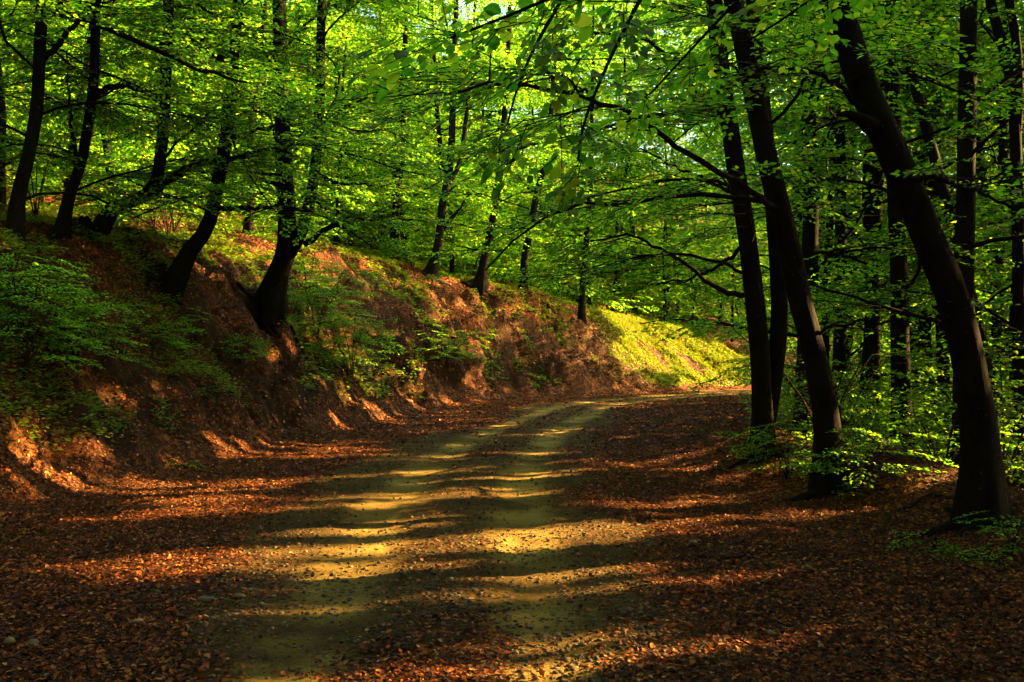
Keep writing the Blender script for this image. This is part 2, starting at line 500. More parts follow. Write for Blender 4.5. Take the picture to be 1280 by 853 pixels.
# lit window on the far bank beyond the bend
for (px, py, ra, rb, e) in [(835, 430, 2.6, 1.0, 0.9), (900, 455, 2.2, 0.9, 0.8), (780, 400, 1.5, 0.8, 0.5), (700, 350, 3.0, 1.4, 0.25), (870, 472, 2.4, .6, .9), (920, 470, 2.4, .7, .9), (790, 440, 1.8, .6, .8), (760, 385, 1.6, .6, .9)]:
    h = ground_hit(px, py)
    if h is not None:
        a, b = sun_ab(h[None, :]); LITWIN.append((a[0], b[0], ra, rb, e)); BANKWIN.append((a[0], b[0], ra, rb))
for (px, py, rx, e) in [(600, 680, .35, .8), (660, 668, .45, .9), (740, 662, .42, .9), (850, 654, .4, .9), (960, 648, .36, .9), (1030, 645, .3, .8),
                        (430, 756, .14, .9), (470, 752, .12, .9), (350, 771, .13, .8), (610, 746, .12, .8), (690, 748, .15, .8), (470, 657, .3, .6), (420, 664, .28, .6), (300, 612, .45, .7),
                        (370, 606, .45, .7), (280, 640, .2, .6), (300, 688, .22, .6), (400, 690, .15, .6), (700, 722, .16, .8), (790, 720, .18, .8), (880, 724, .18, .8), (960, 726, .14, .7),
                        (690, 806, .16, .9), (650, 815, .15, .8), (890, 812, .14, .8), (850, 815, .12, .7), (1110, 826, .10, .6), (640, 838, .2, .9), (625, 812, .16, .9), (400, 735, .1, .7), (640, 700, .14, .7), (760, 838, .12, .7), (620, 775, .10, .7), (520, 775, .09, .6), (1000, 800, .10, .7), (930, 760, .10, .6), (820, 765, .09, .6), (180, 700, .14, .6), (120, 672, .16, .6), (250, 730, .10, .5), (90, 790, .08, .5), (1080, 700, .12, .5), (780, 690, .16, .6), (660, 520, 1.0, .5), (800, 500, 1.5, .5), (690, 540, .8, .5), (540, 848, .18, .9), (330, 850, .12, .7), (450, 806, .09, .6), (560, 798, .09, .6),
                        (640, 600, .7, .6), (560, 620, .4, .6), (500, 628, .4, .5), (820, 577, .5, .7), (900, 572, .5, .7), (700, 590, .6, .5), (600, 575, .6, .5), (620, 545, .9, .4), (860, 545, .8, .5), (740, 520, 1.2, .4),
                        (920, 598, .35, .8), (1000, 625, .25, .6), (30, 545, .6, .6), (60, 590, .4, .6), (150, 600, .3, .5), (170, 510, .3, .5), (470, 520, .5, .6), (430, 535, .5, .5), (340, 440, .35, .5), (420, 420, 1.2, .6), (440, 300, 1.2, .5), (640, 390, .8, .6), (700, 420, .8, .5)]:
    h = ground_hit(px, py)
    if h is not None:
        a, b = sun_ab(h[None, :]); LITWIN.append((a[0], b[0], rx * (0.85 if py > 715 else 0.7), 0.32, e)); ROADWIN.append((a[0], rx if e > .75 and rx > .3 else 0))
for (px, py, rr_, rb_, e) in [(60, 800, .9, .9, -.4), (250, 800, .5, .9, -.3), (1200, 800, .8, .9, -.4), (1150, 720, .9, .9, -.4), (60, 420, 1.6, .8, -.3), (170, 360, 1.8, .8, -.35), (1240, 560, 1.2, .9, -.35), (1110, 600, 1.2, .7, -.3), (1060, 560, .8, .7, -.2), (280, 400, 1.6, .8, -.35), (30, 300, 2, .8, -.3), (200, 520, 1.0, .6, -.15), (520, 400, 2.2, .8, -.6), (560, 450, 2.5, .5, -.5), (620, 430, 2.2, .5, -.4), (470, 440, 1.6, .5, -.4), (90, 180, 2.5, 2.0, -.3), (200, 120, 2.4, 2.4, -.25), (60, 520, 1.2, .7, -.2), (300, 480, 1.5, .6, -.2)]:
    h = ground_hit(px, py)
    if h is not None:
        a, b = sun_ab(h[None, :]); LITWIN.append((a[0], b[0], rr_, rb_, e))
a, b = sun_ab(np.array([[.2, 4.4, 2.9]])); LITWIN.append((a[0], b[0], 1.0, .8, -.2))


# small sun flecks on the shaded bank
for (px, py, ra, rb) in [(25, 545, .35, .3), (60, 590, .3, .25), (135, 505, .22, .2), (200, 480, .2, .15), (120, 560, .25, .2), (215, 575, .25, .2), (330, 470, .3, .2), (425, 520, .4, .25), (480, 520, .45, .25),
                         (350, 530, .25, .2), (440, 560, .3, .2), (300, 560, .22, .2), (600, 350, .6, .3), (660, 400, .7, .3), (720, 440, .7, .25), (420, 440, .9, .5), (100, 310, .25, .2), (230, 395, .22, .2)]:
    h = ground_hit(px, py)
    if h is not None:
        a, b = sun_ab(h[None, :]); LITWIN.append((a[0], b[0], ra, rb, 1.0))


# ------------------------------------------------------------------ leaf sprays
def make_spray(rng, n_main, n_side, n_leaf, lsize, tilt=0.36):
    P, D, Nn, L, tw = [], [], [], [], []
    def leaf(p, ang, size):
        d = np.array([math.cos(ang), math.sin(ang), rng.normal(-0.12, 0.22)]); d /= np.linalg.norm(d)
        n = np.array([rng.normal(0, tilt), rng.normal(0, tilt), 1.0]); n -= d * n.dot(d); n /= np.linalg.norm(n)
        P.append(p); D.append(d); Nn.append(n); L.append(size * rng.uniform(0.7, 1.15))
    def bend(u): return np.array([u, 0.06 * math.sin(u * 3 + 1), -0.16 * u * u])
    for i in range(n_main):
        u = 0.12 + 0.88 * (i + rng.uniform(0, .5)) / n_main; sgn = 1 if i % 2 else -1
        leaf(bend(u), sgn * rng.uniform(0.5, 1.1), lsize)
    leaf(bend(1.0), rng.normal(0, .2), lsize)
    tw.append((bend(0), bend(1.0)))
    for i in range(n_side):
        u = 0.15 + 0.7 * (i + rng.uniform(0, .4)) / max(n_side, 1); sgn = 1 if i % 2 else -1
        ang = sgn * rng.uniform(0.6, 0.95); ln = (0.50 - 0.25 * u) * rng.uniform(0.8, 1.2)
        b = bend(u); e = b + np.array([math.cos(ang) * ln, math.sin(ang) * ln, -0.12 * ln + rng.normal(0, .02)])
        tw.append((b, e))
        for k in range(n_leaf):
            v = (k + 0.6) / n_leaf; s2 = 1 if k % 2 else -1
            leaf(b + (e - b) * v, ang + s2 * rng.uniform(0.4, 1.0), lsize)
        leaf(e, ang, lsize)
    return np.array(P), np.array(D), np.array(Nn), np.array(L), tw


_r = np.random.default_rng(5)
SPR = {
    'near': [make_spray(_r, 8, 2, 2, 0.19) for _ in range(5)],
    'fine': [make_spray(_r, 13, 6, 5, 0.085) for _ in range(5)],
    'mid': [make_spray(_r, 9, 6, 3, 0.105, 0.5) for _ in range(5)],
    'far': [make_spray(_r, 8, 6, 3, 0.135, 0.5) for _ in range(5)],
}


def rotmats(yaw, pitch, roll):
    cy, sy = np.cos(yaw), np.sin(yaw); cp, sp = np.cos(pitch), np.sin(pitch); cr, sr = np.cos(roll), np.sin(roll)
    z = np.zeros_like(cy); o = np.ones_like(cy)
    Rz = np.stack([np.stack([cy, -sy, z], -1), np.stack([sy, cy, z], -1), np.stack([z, z, o], -1)], -2)
    Ry = np.stack([np.stack([cp, z, -sp], -1), np.stack([z, o, z], -1), np.stack([sp, z, cp], -1)], -2)   # +pitch lifts +x
    Rx = np.stack([np.stack([o, z, z], -1), np.stack([z, cr, -sr], -1), np.stack([z, sr, cr], -1)], -2)
    return Rz @ Ry @ Rx


def place_sprays(kind, pos, yaw, pitch, roll, scale, rng):
    """leaf frames of many sprays: P, D, N, L and twig segments"""
    var = rng.integers(0, len(SPR[kind]), len(pos))
    R = rotmats(yaw, pitch, roll)
    Ps, Ds, Ns, Ls, T0, T1 = [], [], [], [], [], []
    for v, (P, D, Nn, L, tw) in enumerate(SPR[kind]):
        m = var == v
        if not m.any(): continue
        Rm = R[m]; sc = scale[m]
        Ps.append((np.einsum('mij,kj->mki', Rm, P) * sc[:, None, None] + pos[m][:, None, :]).reshape(-1, 3))
        Ds.append(np.einsum('mij,kj->mki', Rm, D).reshape(-1, 3))
        Ns.append(np.einsum('mij,kj->mki', Rm, Nn).reshape(-1, 3))
        Ls.append((L[None, :] * sc[:, None]).ravel())
        a = np.array([t[0] for t in tw]); b = np.array([t[1] for t in tw])
        T0.append((np.einsum('mij,kj->mki', Rm, a) * sc[:, None, None] + pos[m][:, None, :]).reshape(-1, 3))
        T1.append((np.einsum('mij,kj->mki', Rm, b) * sc[:, None, None] + pos[m][:, None, :]).reshape(-1, 3))
    cat = np.concatenate
    return cat(Ps), cat(Ds), cat(Ns), cat(Ls), cat(T0), cat(T1)


def leaf_geo(P, D, Nn, L, shape='hex'):
    W = np.cross(Nn, D); l = L[:, None]
    if shape == 'quad':
        V = np.stack([P, P + l * (.45 * D + .36 * W + .07 * Nn), P + l * D, P + l * (.45 * D - .36 * W + .07 * Nn)], 1)
        q = np.array([[0, 1, 2, 3]]); k = 4
    elif shape == 'hex':
        V = np.stack([P, P + l * (.30 * D + .31 * W + .07 * Nn), P + l * (.68 * D + .26 * W + .05 * Nn), P + l * (D - .05 * Nn),
                      P + l * (.68 * D - .26 * W + .05 * Nn), P + l * (.30 * D - .31 * W + .07 * Nn)], 1)
        q = np.array([[0, 1, 2, 3], [0, 3, 4, 5]]); k = 6
    else:
        st = [(.0, .0), (.12, .19), (.3, .33), (.52, .36), (.74, .25), (.9, .1), (1.02, .0)]
        V = []
        for (u, w) in st[1:-1]:
            cz = -.14 * (u - .4) ** 2 * 4 * .3
            V += [P + l * (u * D + w * W + (.08 + cz) * Nn), P + l * (u * D + cz * Nn), P + l * (u * D - w * W + (.08 + cz) * Nn)]
        V = np.stack([P] + V + [P + l * (1.04 * D - .1 * Nn)], 1)
        q = []
        n = len(st) - 2
        q += [[0, 1, 2, 2], [0, 2, 3, 3]]
        for i in range(n - 1):
            a = 1 + 3 * i
            q += [[a, a + 3, a + 4, a + 1], [a + 1, a + 4, a + 5, a + 2]]
        a = 1 + 3 * (n - 1)
        q += [[a, a + 3, a + 1, a + 1], [a + 1, a + 3, a + 2, a + 2]]
        # triangles kept as thin quads: the doubled corner is moved a hair
        q = np.array([x if x[2] != x[3] else x for x in q]); k = 2 + 3 * n
        q = q.copy()
        q = np.array([[x[0], x[1], x[2], x[3]] for x in q if x[2] != x[3]])
        V[:, 0] = P
        V[:, 1] = P + l * (.03 * D + .03 * W); V[:, 2] = P; V[:, 3] = P + l * (.03 * D - .03 * W)
        e = 1 + 3 * (n - 1)
        V[:, e] = P + l * (1.0 * D + .015 * W - .08 * Nn); V[:, e + 1] = P + l * (1.04 * D - .1 * Nn); V[:, e + 2] = P + l * (1.0 * D - .015 * W - .08 * Nn)
    Nl = len(P)
    Q = (q[None, :, :] + (np.arange(Nl) * k)[:, None, None]).reshape(-1, 4)
    return V.reshape(-1, 3), Q


def twig_geo(T0, T1, r0, r1):
    d = T1 - T0; d = d / (np.linalg.norm(d, axis=1)[:, None] + 1e-9)
    ref = np.tile(np.array([0.0, 0.0, 1.0]), (len(d), 1)); ref[np.abs(d[:, 2]) > .9] = (1, 0, 0)
    a = np.cross(d, ref); a /= np.linalg.norm(a, axis=1)[:, None] + 1e-9
    b = np.cross(d, a)
    r0 = np.broadcast_to(r0, (len(d),))[:, None]; r1 = np.broadcast_to(r1, (len(d),))[:, None]
    vs = []
    for (T, r) in ((T0, r0), (T1, r1)):
        for k in range(3):
            th = k * 2 * math.pi / 3
            vs.append(T + r * (math.cos(th) * a + math.sin(th) * b))
    V = np.stack(vs, 1).reshape(-1, 3)
    q = np.array([[0, 1, 4, 3], [1, 2, 5, 4], [2, 0, 3, 5]])
    Q = (q[None] + (np.arange(len(d)) * 6)[:, None, None]).reshape(-1, 4)
    return V, Q


def clear_of_road(p):
    """no foliage grows in the open corridor above the road and over the face of the cut bank"""
    s = SS(p[:, 0], p[:, 1]); q = QQ(p[:, 0], p[:, 1]); h = HH(p[:, 0], p[:, 1])
    above = p[:, 2] - h
    over_road = (s > -2.6) & (q < 0.3)
    need = np.where(over_road, np.where(p[:, 1] > 11.5, 2.5, 3.3), np.where((q >= 0.3) & (q < 3.6), 2.6 - 0.45 * q, 0.25))
    need = np.where((s <= -2.6) & (s > -4.3), 1.9, need)
    return above > need


def in_bank_window(p):
    a, b = sun_ab(p); m = np.zeros(len(p), bool)
    for (ca, cb, ra, rb) in BANKWIN:
        m |= ((a - ca) / ra) ** 2 + ((b - cb) / rb) ** 2 < 2.3
    return m


BASE_N = [0]
DENS = 0.55


def crown_mesh(kind, shape, sp, rng, origin, sun_cull, leaf_mat=None, twig=0.006, twig_frac=1.0, extra_seg=None, min_keep=True, keep_out=None):
    pos, yaw, pitch, roll, sc = sp
    if min_keep:
        ends = pos + np.stack([np.cos(yaw), np.sin(yaw), np.sin(pitch)], 1) * sc[:, None] * 0.6
        k = clear_of_road(pos) & clear_of_road(ends)
        pos, yaw, pitch, roll, sc = pos[k], yaw[k], pitch[k], roll[k], sc[k]
    if keep_out is not None and len(pos):
        k = ~keep_out(pos[:, 0], pos[:, 1]); pos, yaw, pitch, roll, sc = pos[k], yaw[k], pitch[k], roll[k], sc[k]
    if len(pos) == 0: return None
    P, D, Nn, L, T0, T1 = place_sprays(kind, pos, yaw, pitch, roll, sc, rng)
    k = ~(in_bank_window(P) & (P @ np.array([U[0], U[1], 0]) > 26))
    P, D, Nn, L = P[k], D[k], Nn[k], L[k]
    if sun_cull and sun_cull != 'bank':
        lw = {True: None, 'occ': 0.55}.get(sun_cull, 0.0)
        k = ~(shaft_open(P, lw) & (rng.random(len(P)) < (sun_cull if isinstance(sun_cull, float) else 1.0)))
        if lw is None:
            a_, b_ = sun_ab(P); k &= ~((b_ < -3.0) & (rng.random(len(P)) < .3))
        P, D, Nn, L = P[k], D[k], Nn[k], L[k]
        mid = (T0 + T1) / 2
        k = ~shaft_open(mid); T0, T1 = T0[k], T1[k]
    BASE_N[0] += len(P)
    Vl, Ql = leaf_geo(P - origin, D, Nn, L, shape)
    parts = [(Vl, Ql)]; mi = [np.zeros(len(Ql), int)]
    if twig_frac > 0:
        k = rng.random(len(T0)) < twig_frac
        if k.any():
            Vt, Qt = twig_geo(T0[k] - origin, T1[k] - origin, twig, twig * 0.4)
            parts.append((Vt, Qt)); mi.append(np.ones(len(Qt), int))
    if extra_seg is not None and len(extra_seg[0]):
        Vt, Qt = twig_geo(extra_seg[0] - origin, extra_seg[1] - origin, extra_seg[2], extra_seg[3])
        parts.append((Vt, Qt)); mi.append(np.ones(len(Qt), int))
    V, Q = merge(parts)
    return quads_mesh("crown", V, Q, [leaf_mat or M_LEAF, M_TWIG], np.concatenate(mi))


def gen_limb(rng, start, az, elev, length, n=9, droop=0.5):
    """an arching beech limb: rises, then levels and dips"""
    P = [np.array(start, float)]; a = az; e = elev; st = length / (n - 1)
    for i in range(n - 1):
        a += rng.normal(0, 0.24); e += -droop * elev / (n - 1) * 1.6 + rng.normal(0, 0.15)
        P.append(P[-1] + st * np.array([math.cos(a) * math.cos(e), math.sin(a) * math.cos(e), math.sin(e)]))
    return np.array(P)


def limb_sprays(rng, P, spacing, sc, from_u=0.25, twiglen=(0.5, 1.5)):
    """side twigs in one flat layer along the limb, sprays along the twigs"""
    d = np.concatenate([[0], np.cumsum(np.linalg.norm(np.diff(P, axis=0), axis=1))]); L = d[-1]
    pos, yaw, pitch, roll, scl, S0, S1 = [], [], [], [], [], [], []
    u = from_u * L; sgn = rng.choice([-1, 1])
    while u < L:
        p = np.array([np.interp(u, d, P[:, c]) for c in range(3)])
        p2 = np.array([np.interp(min(u + .1, L), d, P[:, c]) for c in range(3)]) - np.array([np.interp(u - .1, d, P[:, c]) for c in range(3)])
        az = math.atan2(p2[1], p2[0]) + sgn * rng.uniform(0.5, 1.15)
        tl = rng.uniform(*twiglen) * (1.15 - 0.6 * u / L)
        el = rng.normal(0.02, 0.13)
        e = p + tl * np.array([math.cos(az) * math.cos(el), math.sin(az) * math.cos(el), math.sin(el)])
        S0.append(p); S1.append(e)
        k = max(1, int(round(tl / (0.55 * sc))))
        for j in range(k):
            v = (j + 0.75) / k
            pos.append(p + (e - p) * v * 0.92)
            yaw.append(az + rng.normal(0, .5)); pitch.append(el + rng.normal(-0.06, 0.16)); roll.append(rng.normal(0, 0.18)); scl.append(sc * rng.uniform(.75, 1.2))
        sgn = -sgn; u += spacing * rng.uniform(0.6, 1.4)
    az = math.atan2(P[-1][1] - P[-2][1], P[-1][0] - P[-2][0])
    for j in range(2):
        pos.append(P[-1]); yaw.append(az + rng.normal(0, .4)); pitch.append(rng.normal(-.08, .12)); roll.append(rng.normal(0, .15)); scl.append(sc)
    return [pos, yaw, pitch, roll, scl], (S0, S1)


def add_lists(A, B):
    for a, b in zip(A, B): a.extend(b)


def as_arr(A):
    return np.array(A[0], float).reshape(-1, 3), np.array(A[1], float), np.array(A[2], float), np.array(A[3], float), np.array(A[4], float)


# ------------------------------------------------------------------ trees
DEEP = 0.8


def trunk_path(pix, d, top, d_top=None, ground=True, lean_keep=0.5):
    """pixel outline of the stem's axis at depth d -> world points, carried on to height top above the ground"""
    n = len(pix)
    P = np.array([at(px, py, d + (0 if d_top is None else (d_top - d) * i / max(n - 1, 1))) for i, (px, py) in enumerate(pix)])
    if ground:
        h = float(HH(P[0][0], P[0][1]))
        if P[0][2] > h - 0.15:
            P = np.vstack([[P[0][0], P[0][1], h - DEEP], P]) if P[0][2] > h + 0.2 else np.vstack([[P[0][0], P[0][1], h - DEEP], P[1:]])
        else:
            k = P[:, 2] > h + 0.15
            P = np.vstack([[P[0][0], P[0][1], h - DEEP], P[k]])
    dirv = P[-1] - P[-2]; dirv /= np.linalg.norm(dirv)
    zt = P[0][2] + DEEP + top
    while P[-1][2] < zt:
        dirv = dirv * 0.82 + 0.18 * np.array([0, 0, 1.0]) ; dirv /= np.linalg.norm(dirv)
        P = np.vstack([P, P[-1] + dirv * 1.3 + np.array([math.sin(P[-1][2] * 2.1 + d), math.cos(P[-1][2] * 1.7 + d), 0]) * 0.05])
    return P


def build_tree(name, label, stems, lod='fine', height=15.0, zlow=2.5, n_limb=12, reach=3.4, group=None, sun=False, limbs=(), roots=0, seed=1,
               spacing=0.38, spray=0.85, shape=None, limb_objs=True, stubs=(), category="tree", density=1.0, flare=None, avoid=None, face=False, rootsize=1.0):
    """stems: list of (pixel path, depth, width in px at base, options)"""
    rng = np.random.default_rng(seed * 101 + 7)
    shape = shape or {'fine': 'hex', 'mid': 'hex', 'far': 'quad'}[lod]
    paths = []
    for i, st in enumerate(stems):
        pix, d, w = st[:3]; op = st[3] if len(st) > 3 else {}
        if op.get('world') is not None:
            P = np.array(op['world'], float)
        else:
            P = trunk_path(pix, d, op.get('top', height), op.get('d_top'), ground=(i == 0 or op.get('ground', False)))
        r0 = 0.5 * w / F * d
        paths.append((P, r0, op))
    base = paths[0][0][0].copy(); base[2] += DEEP if stems[0][0] is not None else 0.3
    root = empty(name, base); tag(root, label, category, group)
    tops = []
    for i, (P, r0, op) in enumerate(paths):
        n = max(12, int(len(P) * 3.2)); S = smooth_path(P, n)
        u = np.linspace(0, 1, n)
        R = r0 * (1 - 0.78 * u ** 1.15) + 0.012
        fl = None
        if i == 0 or op.get('ground'):
            fl = flare or (0.36, 0.85, rng.integers(3, 6), rng.uniform(0, 6))
        V, Q = tube(S - base, R, 14 if lod != 'far' else 8, 0.10, seed + i, fl, stems[i][0] is not None)
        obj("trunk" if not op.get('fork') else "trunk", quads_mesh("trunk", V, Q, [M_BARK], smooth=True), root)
        tops.append((S, R))
    SP = [[], [], [], [], []]; S0, S1 = [], []
    lm = []
    for hp in limbs:                      # limbs drawn after the photograph
        P = np.array([at(px, py, d) for (px, py, d) in hp['p']]); S = smooth_path(P, 26)
        S[1:] += np.cumsum(rng.normal(0, .018, (25, 3)), 0) * .6 + rng.normal(0, .012, (25, 3))
        r = 0.42 * hp['w'] / F * hp['p'][0][2]
        lm.append((S, r, hp.get('f', 0.3), hp.get('sp', spacing), hp.get('leaf', True)))
    for (S, R) in tops:
        z0 = S[0][2]
        nl = int(round(n_limb * 1.35 / len(tops)))
        az = rng.uniform(0, 6.28)
        for k in range(nl):
            f = (k + rng.uniform(0, .8)) / nl
            zz = z0 + zlow + (S[-1][2] - z0 - zlow - 0.3) * f
            i = int(np.argmin(np.abs(S[:, 2] - zz)))
            az += 2.4 + rng.normal(0, .35)
            if face and rng.random() < .45: az = -1.57 + rng.normal(0, .75)
            ln = reach * (1.05 - 0.62 * f) * rng.uniform(0.75, 1.2)
            P = gen_limb(rng, S[i], az, rng.uniform(0.25, 0.6) + 0.3 * f, ln, 9, rng.uniform(.5, .8))
            lm.append((P, max(R[i] * 0.21, 0.014), 0.22, spacing, True))
        # leader sprays
    for j, (P, r, f, spc, lf) in enumerate(lm):
        n = len(P); R = r * (1 - 0.8 * np.linspace(0, 1, n)) + 0.005
        if limb_objs:
            V, Q = tube(P - base, R, 7 if lod != 'far' else 5, 0.08, seed + j)
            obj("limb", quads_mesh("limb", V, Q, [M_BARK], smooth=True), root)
        else:
            S0.extend(P[:-1]); S1.extend(P[1:])
        if not lf: continue
        L, (a, b) = limb_sprays(rng, P, spc * DENS / density, spray, f, (0.5, 1.6) if lod != 'far' else (0.7, 2.0))
        add_lists(SP, L); S0.extend(a); S1.extend(b)
    for (S, R) in tops:
        for k in range(3):
            SP[0].append(S[-1]); SP[1].append(rng.uniform(0, 6.28)); SP[2].append(.2); SP[3].append(0); SP[4].append(spray)
    for sp in stubs:
        P = np.array([at(px, py, d) for (px, py, d) in sp['p']]); P = smooth_path(P, 8)
        r = 0.5 * sp['w'] / F * sp['p'][0][2]
        V, Q = tube(P - base, r * np.linspace(1.5, 0.35, 8), 8, 0.15, seed)
        obj("branch_stub", quads_mesh("branch_stub", V, Q, [M_BARK], smooth=True), root)
    sp = as_arr(SP)
    seg = (np.array(S0, float).reshape(-1, 3), np.array(S1, float).reshape(-1, 3), 0.010 if lod != 'far' else 0.02, 0.004)
    if len(seg[0]):
        k = clear_of_road(seg[1])
        if sun and lod != 'x': k &= ~shaft_open((seg[0] + seg[1]) / 2)
        if avoid is not None: k &= ~avoid(seg[1][:, 0], seg[1][:, 1])
        seg = (seg[0][k], seg[1][k], seg[2], seg[3])
    me = crown_mesh(lod, shape, sp, rng, base, sun, keep_out=avoid, twig_frac=1.0 if lod == 'fine' else (0.5 if lod == 'mid' else 0.25), extra_seg=seg)
    if me is not None:
        obj("crown", me, root)
    # roots gripping the slope
    if roots:
        r0 = paths[0][1]
        gx_, gy_ = base[0], base[1]
        e = 0.4
        grad = np.array([HH(gx_ + e, gy_) - HH(gx_ - e, gy_), HH(gx_, gy_ + e) - HH(gx_, gy_ - e)])
        a0 = math.atan2(-grad[1], -grad[0]) if np.hypot(*grad) > .05 else rng.uniform(0, 6)
        for k in range(roots):
            az = a0 + (k - (roots - 1) / 2) * (2.9 / max(roots - 1, 1)) + rng.normal(0, .2)
            ln = rng.uniform(0.9, 1.9) * (r0 / 0.2) ** .5
            pts = []; x, y = gx_ + math.cos(az) * r0 * .4, gy_ + math.sin(az) * r0 * .4
            m = 10
            for i in range(m):
                v = i / (m - 1)
                zz = float(HH(x, y)) + (0.05 * (1 - v) - 0.02 - 0.10 * v * v) + (0.12 if i == 0 else 0)
                pts.append([x, y, zz]); az += rng.normal(0, .22)
                x += math.cos(az) * ln / m; y += math.sin(az) * ln / m
            V, Q = tube(np.array(pts) - base, r0 * 0.36 * rootsize * (1 - 0.8 * np.linspace(0, 1, m)) + .01, 7, 0.2, seed + k)
            obj("root", quads_mesh("root", V, Q, [M_BARK], smooth=True), root)
    return root


def bd(px, py, default):
    h = ground_hit(px, py)
    return default if h is None else float(h[1])


# ------------------------------------------------------------------ trees of the left bank
d1 = bd(12, 303, 14.5); d2 = bd(72, 302, 15.2); d3 = bd(104, 282, 15.5)
d5 = bd(335, 390, 15.5)
d4 = bd(205, 348, 14.0); print('left', d1, d2, d3, d4, d5)
build_tree("beech_tree", "dark upright beech at the left edge, on the bank above the big leafy shrub",
           [([(10, 305), (20, 255), (35, 190), (45, 130), (48, 60), (50, 0)], d1, 15)], height=15, zlow=1.4, n_limb=20, face=True, density=1.3, reach=3.2, roots=4, seed=1,
           limbs=[dict(p=[(49, 10, d1), (100, 22, d1 - .3), (140, 40, d1 - .5), (180, 55, d1 - .6), (240, 80, d1 - .8), (300, 102, d1 - 1)], w=11, f=.3),
                  dict(p=[(42, 80, d1), (75, 48, d1), (110, 8, d1), (125, -25, d1)], w=10, f=.6)])
build_tree("beech_tree", "bank beech whose stem sends an arched limb to the right at mid height",
           [([(70, 302), (82, 260), (100, 205), (108, 160), (114, 118), (117, 60), (118, 0)], d2, 12)], height=14, zlow=1.4, n_limb=18, face=True, density=1.3, reach=3.0, roots=4, seed=2,
           limbs=[dict(p=[(113, 120, d2), (128, 112, d2), (146, 104, d2 - .1), (168, 104, d2 - .2), (192, 116, d2 - .3), (215, 122, d2 - .4)], w=10, f=.45),
                  dict(p=[(96, 215, d2), (90, 180, d2), (86, 130, d2), (84, 60, d2)], w=6, f=.5)])
build_tree("beech_tree", "beech with a trunk lying along the bank before it bends straight up",
           [([(104, 280), (140, 262), (172, 250), (194, 228), (200, 192), (204, 150), (206, 90)], d3, 14)], height=12, zlow=1.6, n_limb=16, face=True, density=1.3, reach=2.8, roots=3, seed=3,
           limbs=[dict(p=[(192, 240, d3), (215, 222, d3), (240, 206, d3 - .2), (275, 196, d3 - .4), (300, 192, d3 - .5)], w=13, f=.4)])
build_tree("beech_tree", "single curved beech left of the forked one, its foot dark on the bank edge",
           [([(200, 348), (232, 322), (258, 285), (269, 240), (279, 190), (287, 120), (293, 40)], d4, 16)], height=14, zlow=1.4, n_limb=20, face=True, density=1.3, reach=3.2, roots=5, seed=4,
           limbs=[dict(p=[(268, 262, d4), (285, 259, d4), (315, 258, d4 - .2), (350, 258, d4 - .3), (385, 262, d4 - .4)], w=8, f=.4),
                  dict(p=[(283, 178, d4), (305, 162, d4), (335, 154, d4 - .2), (375, 152, d4 - .3)], w=9, f=.4),
                  dict(p=[(290, 80, d4), (260, 60, d4), (215, 55, d4), (170, 40, d4)], w=9, f=.4)])
build_tree("forked_beech", "fork trunked beech with spreading dark roots on the bare bank beside the bright sapling",
           [([(328, 394), (346, 348), (357, 315), (358, 270), (355, 210), (352, 150), (349, 60)], d5, 23, dict(top=14)),
            ([(354, 332), (372, 300), (385, 260), (393, 215), (397, 160), (400, 90)], d5, 14, dict(fork=True, top=10))],
           height=14, zlow=2.6, n_limb=24, face=True, density=1.3, reach=3.3, roots=6, seed=5,
           limbs=[dict(p=[(380, 306, d5), (408, 284, d5), (440, 274, d5 - .2), (480, 271, d5 - .3), (522, 276, d5 - .4)], w=9, f=.5, sp=.6),
                  dict(p=[(352, 232, d5), (330, 225, d5), (300, 216, d5)], w=7, f=.4),
                  dict(p=[(394, 215, d5), (420, 232, d5), (450, 232, d5), (480, 236, d5)], w=6, f=.4),
                  dict(p=[(386, 245, d5), (410, 262, d5 - .2), (440, 285, d5 - .4), (470, 305, d5 - .5)], w=4, f=.5)])

# ------------------------------------------------------------------ trees above the far cut
dc1 = min(bd(535, 338, 36), 40); dc2 = min(bd(600, 352, 38), 42)
build_tree("forked_beech", "beech splitting into three upright stems on the crest of the far cut",
           [([(533, 340), (545, 318), (550, 290), (553, 255), (560, 222), (564, 185), (566, 130)], dc1, 11),
            ([(560, 226), (553, 205), (549, 172), (545, 120)], dc1, 6, dict(fork=True, top=8)),
            ([(561, 230), (574, 205), (580, 170), (586, 110)], dc1, 6, dict(fork=True, top=9))],
           lod='mid', height=15, zlow=2.0, n_limb=20, face=True, rootsize=1.9, density=1.2, reach=3.6, roots=4, seed=6, spacing=.36, spray=1.0,
           limbs=[dict(p=[(552, 288, dc1), (563, 276, dc1), (574, 262, dc1), (590, 240, dc1)], w=7, f=.5)])
build_tree("beech_tree", "slim beech leaning right from the brink where bare roots hang over the far cut",
           [([(597, 356), (605, 325), (613, 292), (618, 262), (625, 210), (630, 150)], dc2, 10)],
           lod='mid', height=15, zlow=1.8, n_limb=18, face=True, rootsize=1.9, density=1.2, reach=3.6, roots=4, seed=7, spacing=.36, spray=1.0,
           limbs=[dict(p=[(624, 215, dc2), (640, 200, dc2), (662, 180, dc2), (690, 165, dc2)], w=7, f=.4)])
build_tree("beech_tree", "thin straight beech on the red slope left of the three stemmed one",
           [([(491, 322), (493, 290), (496, 250), (500, 200), (503, 140)], dc1 + 2, 11)], lod='mid', height=15, zlow=2.4, n_limb=11, reach=3.3, seed=8, spacing=.36, spray=1.0)
build_tree("beech_tree", "slanting beech standing behind the brink above the bare root tangle",
           [([(655, 335), (662, 290), (672, 240), (684, 190), (690, 130)], dc2 + 4, 10)], lod='mid', height=16, zlow=2.4, n_limb=12, reach=3.6, seed=9, spacing=.36, spray=1.0)
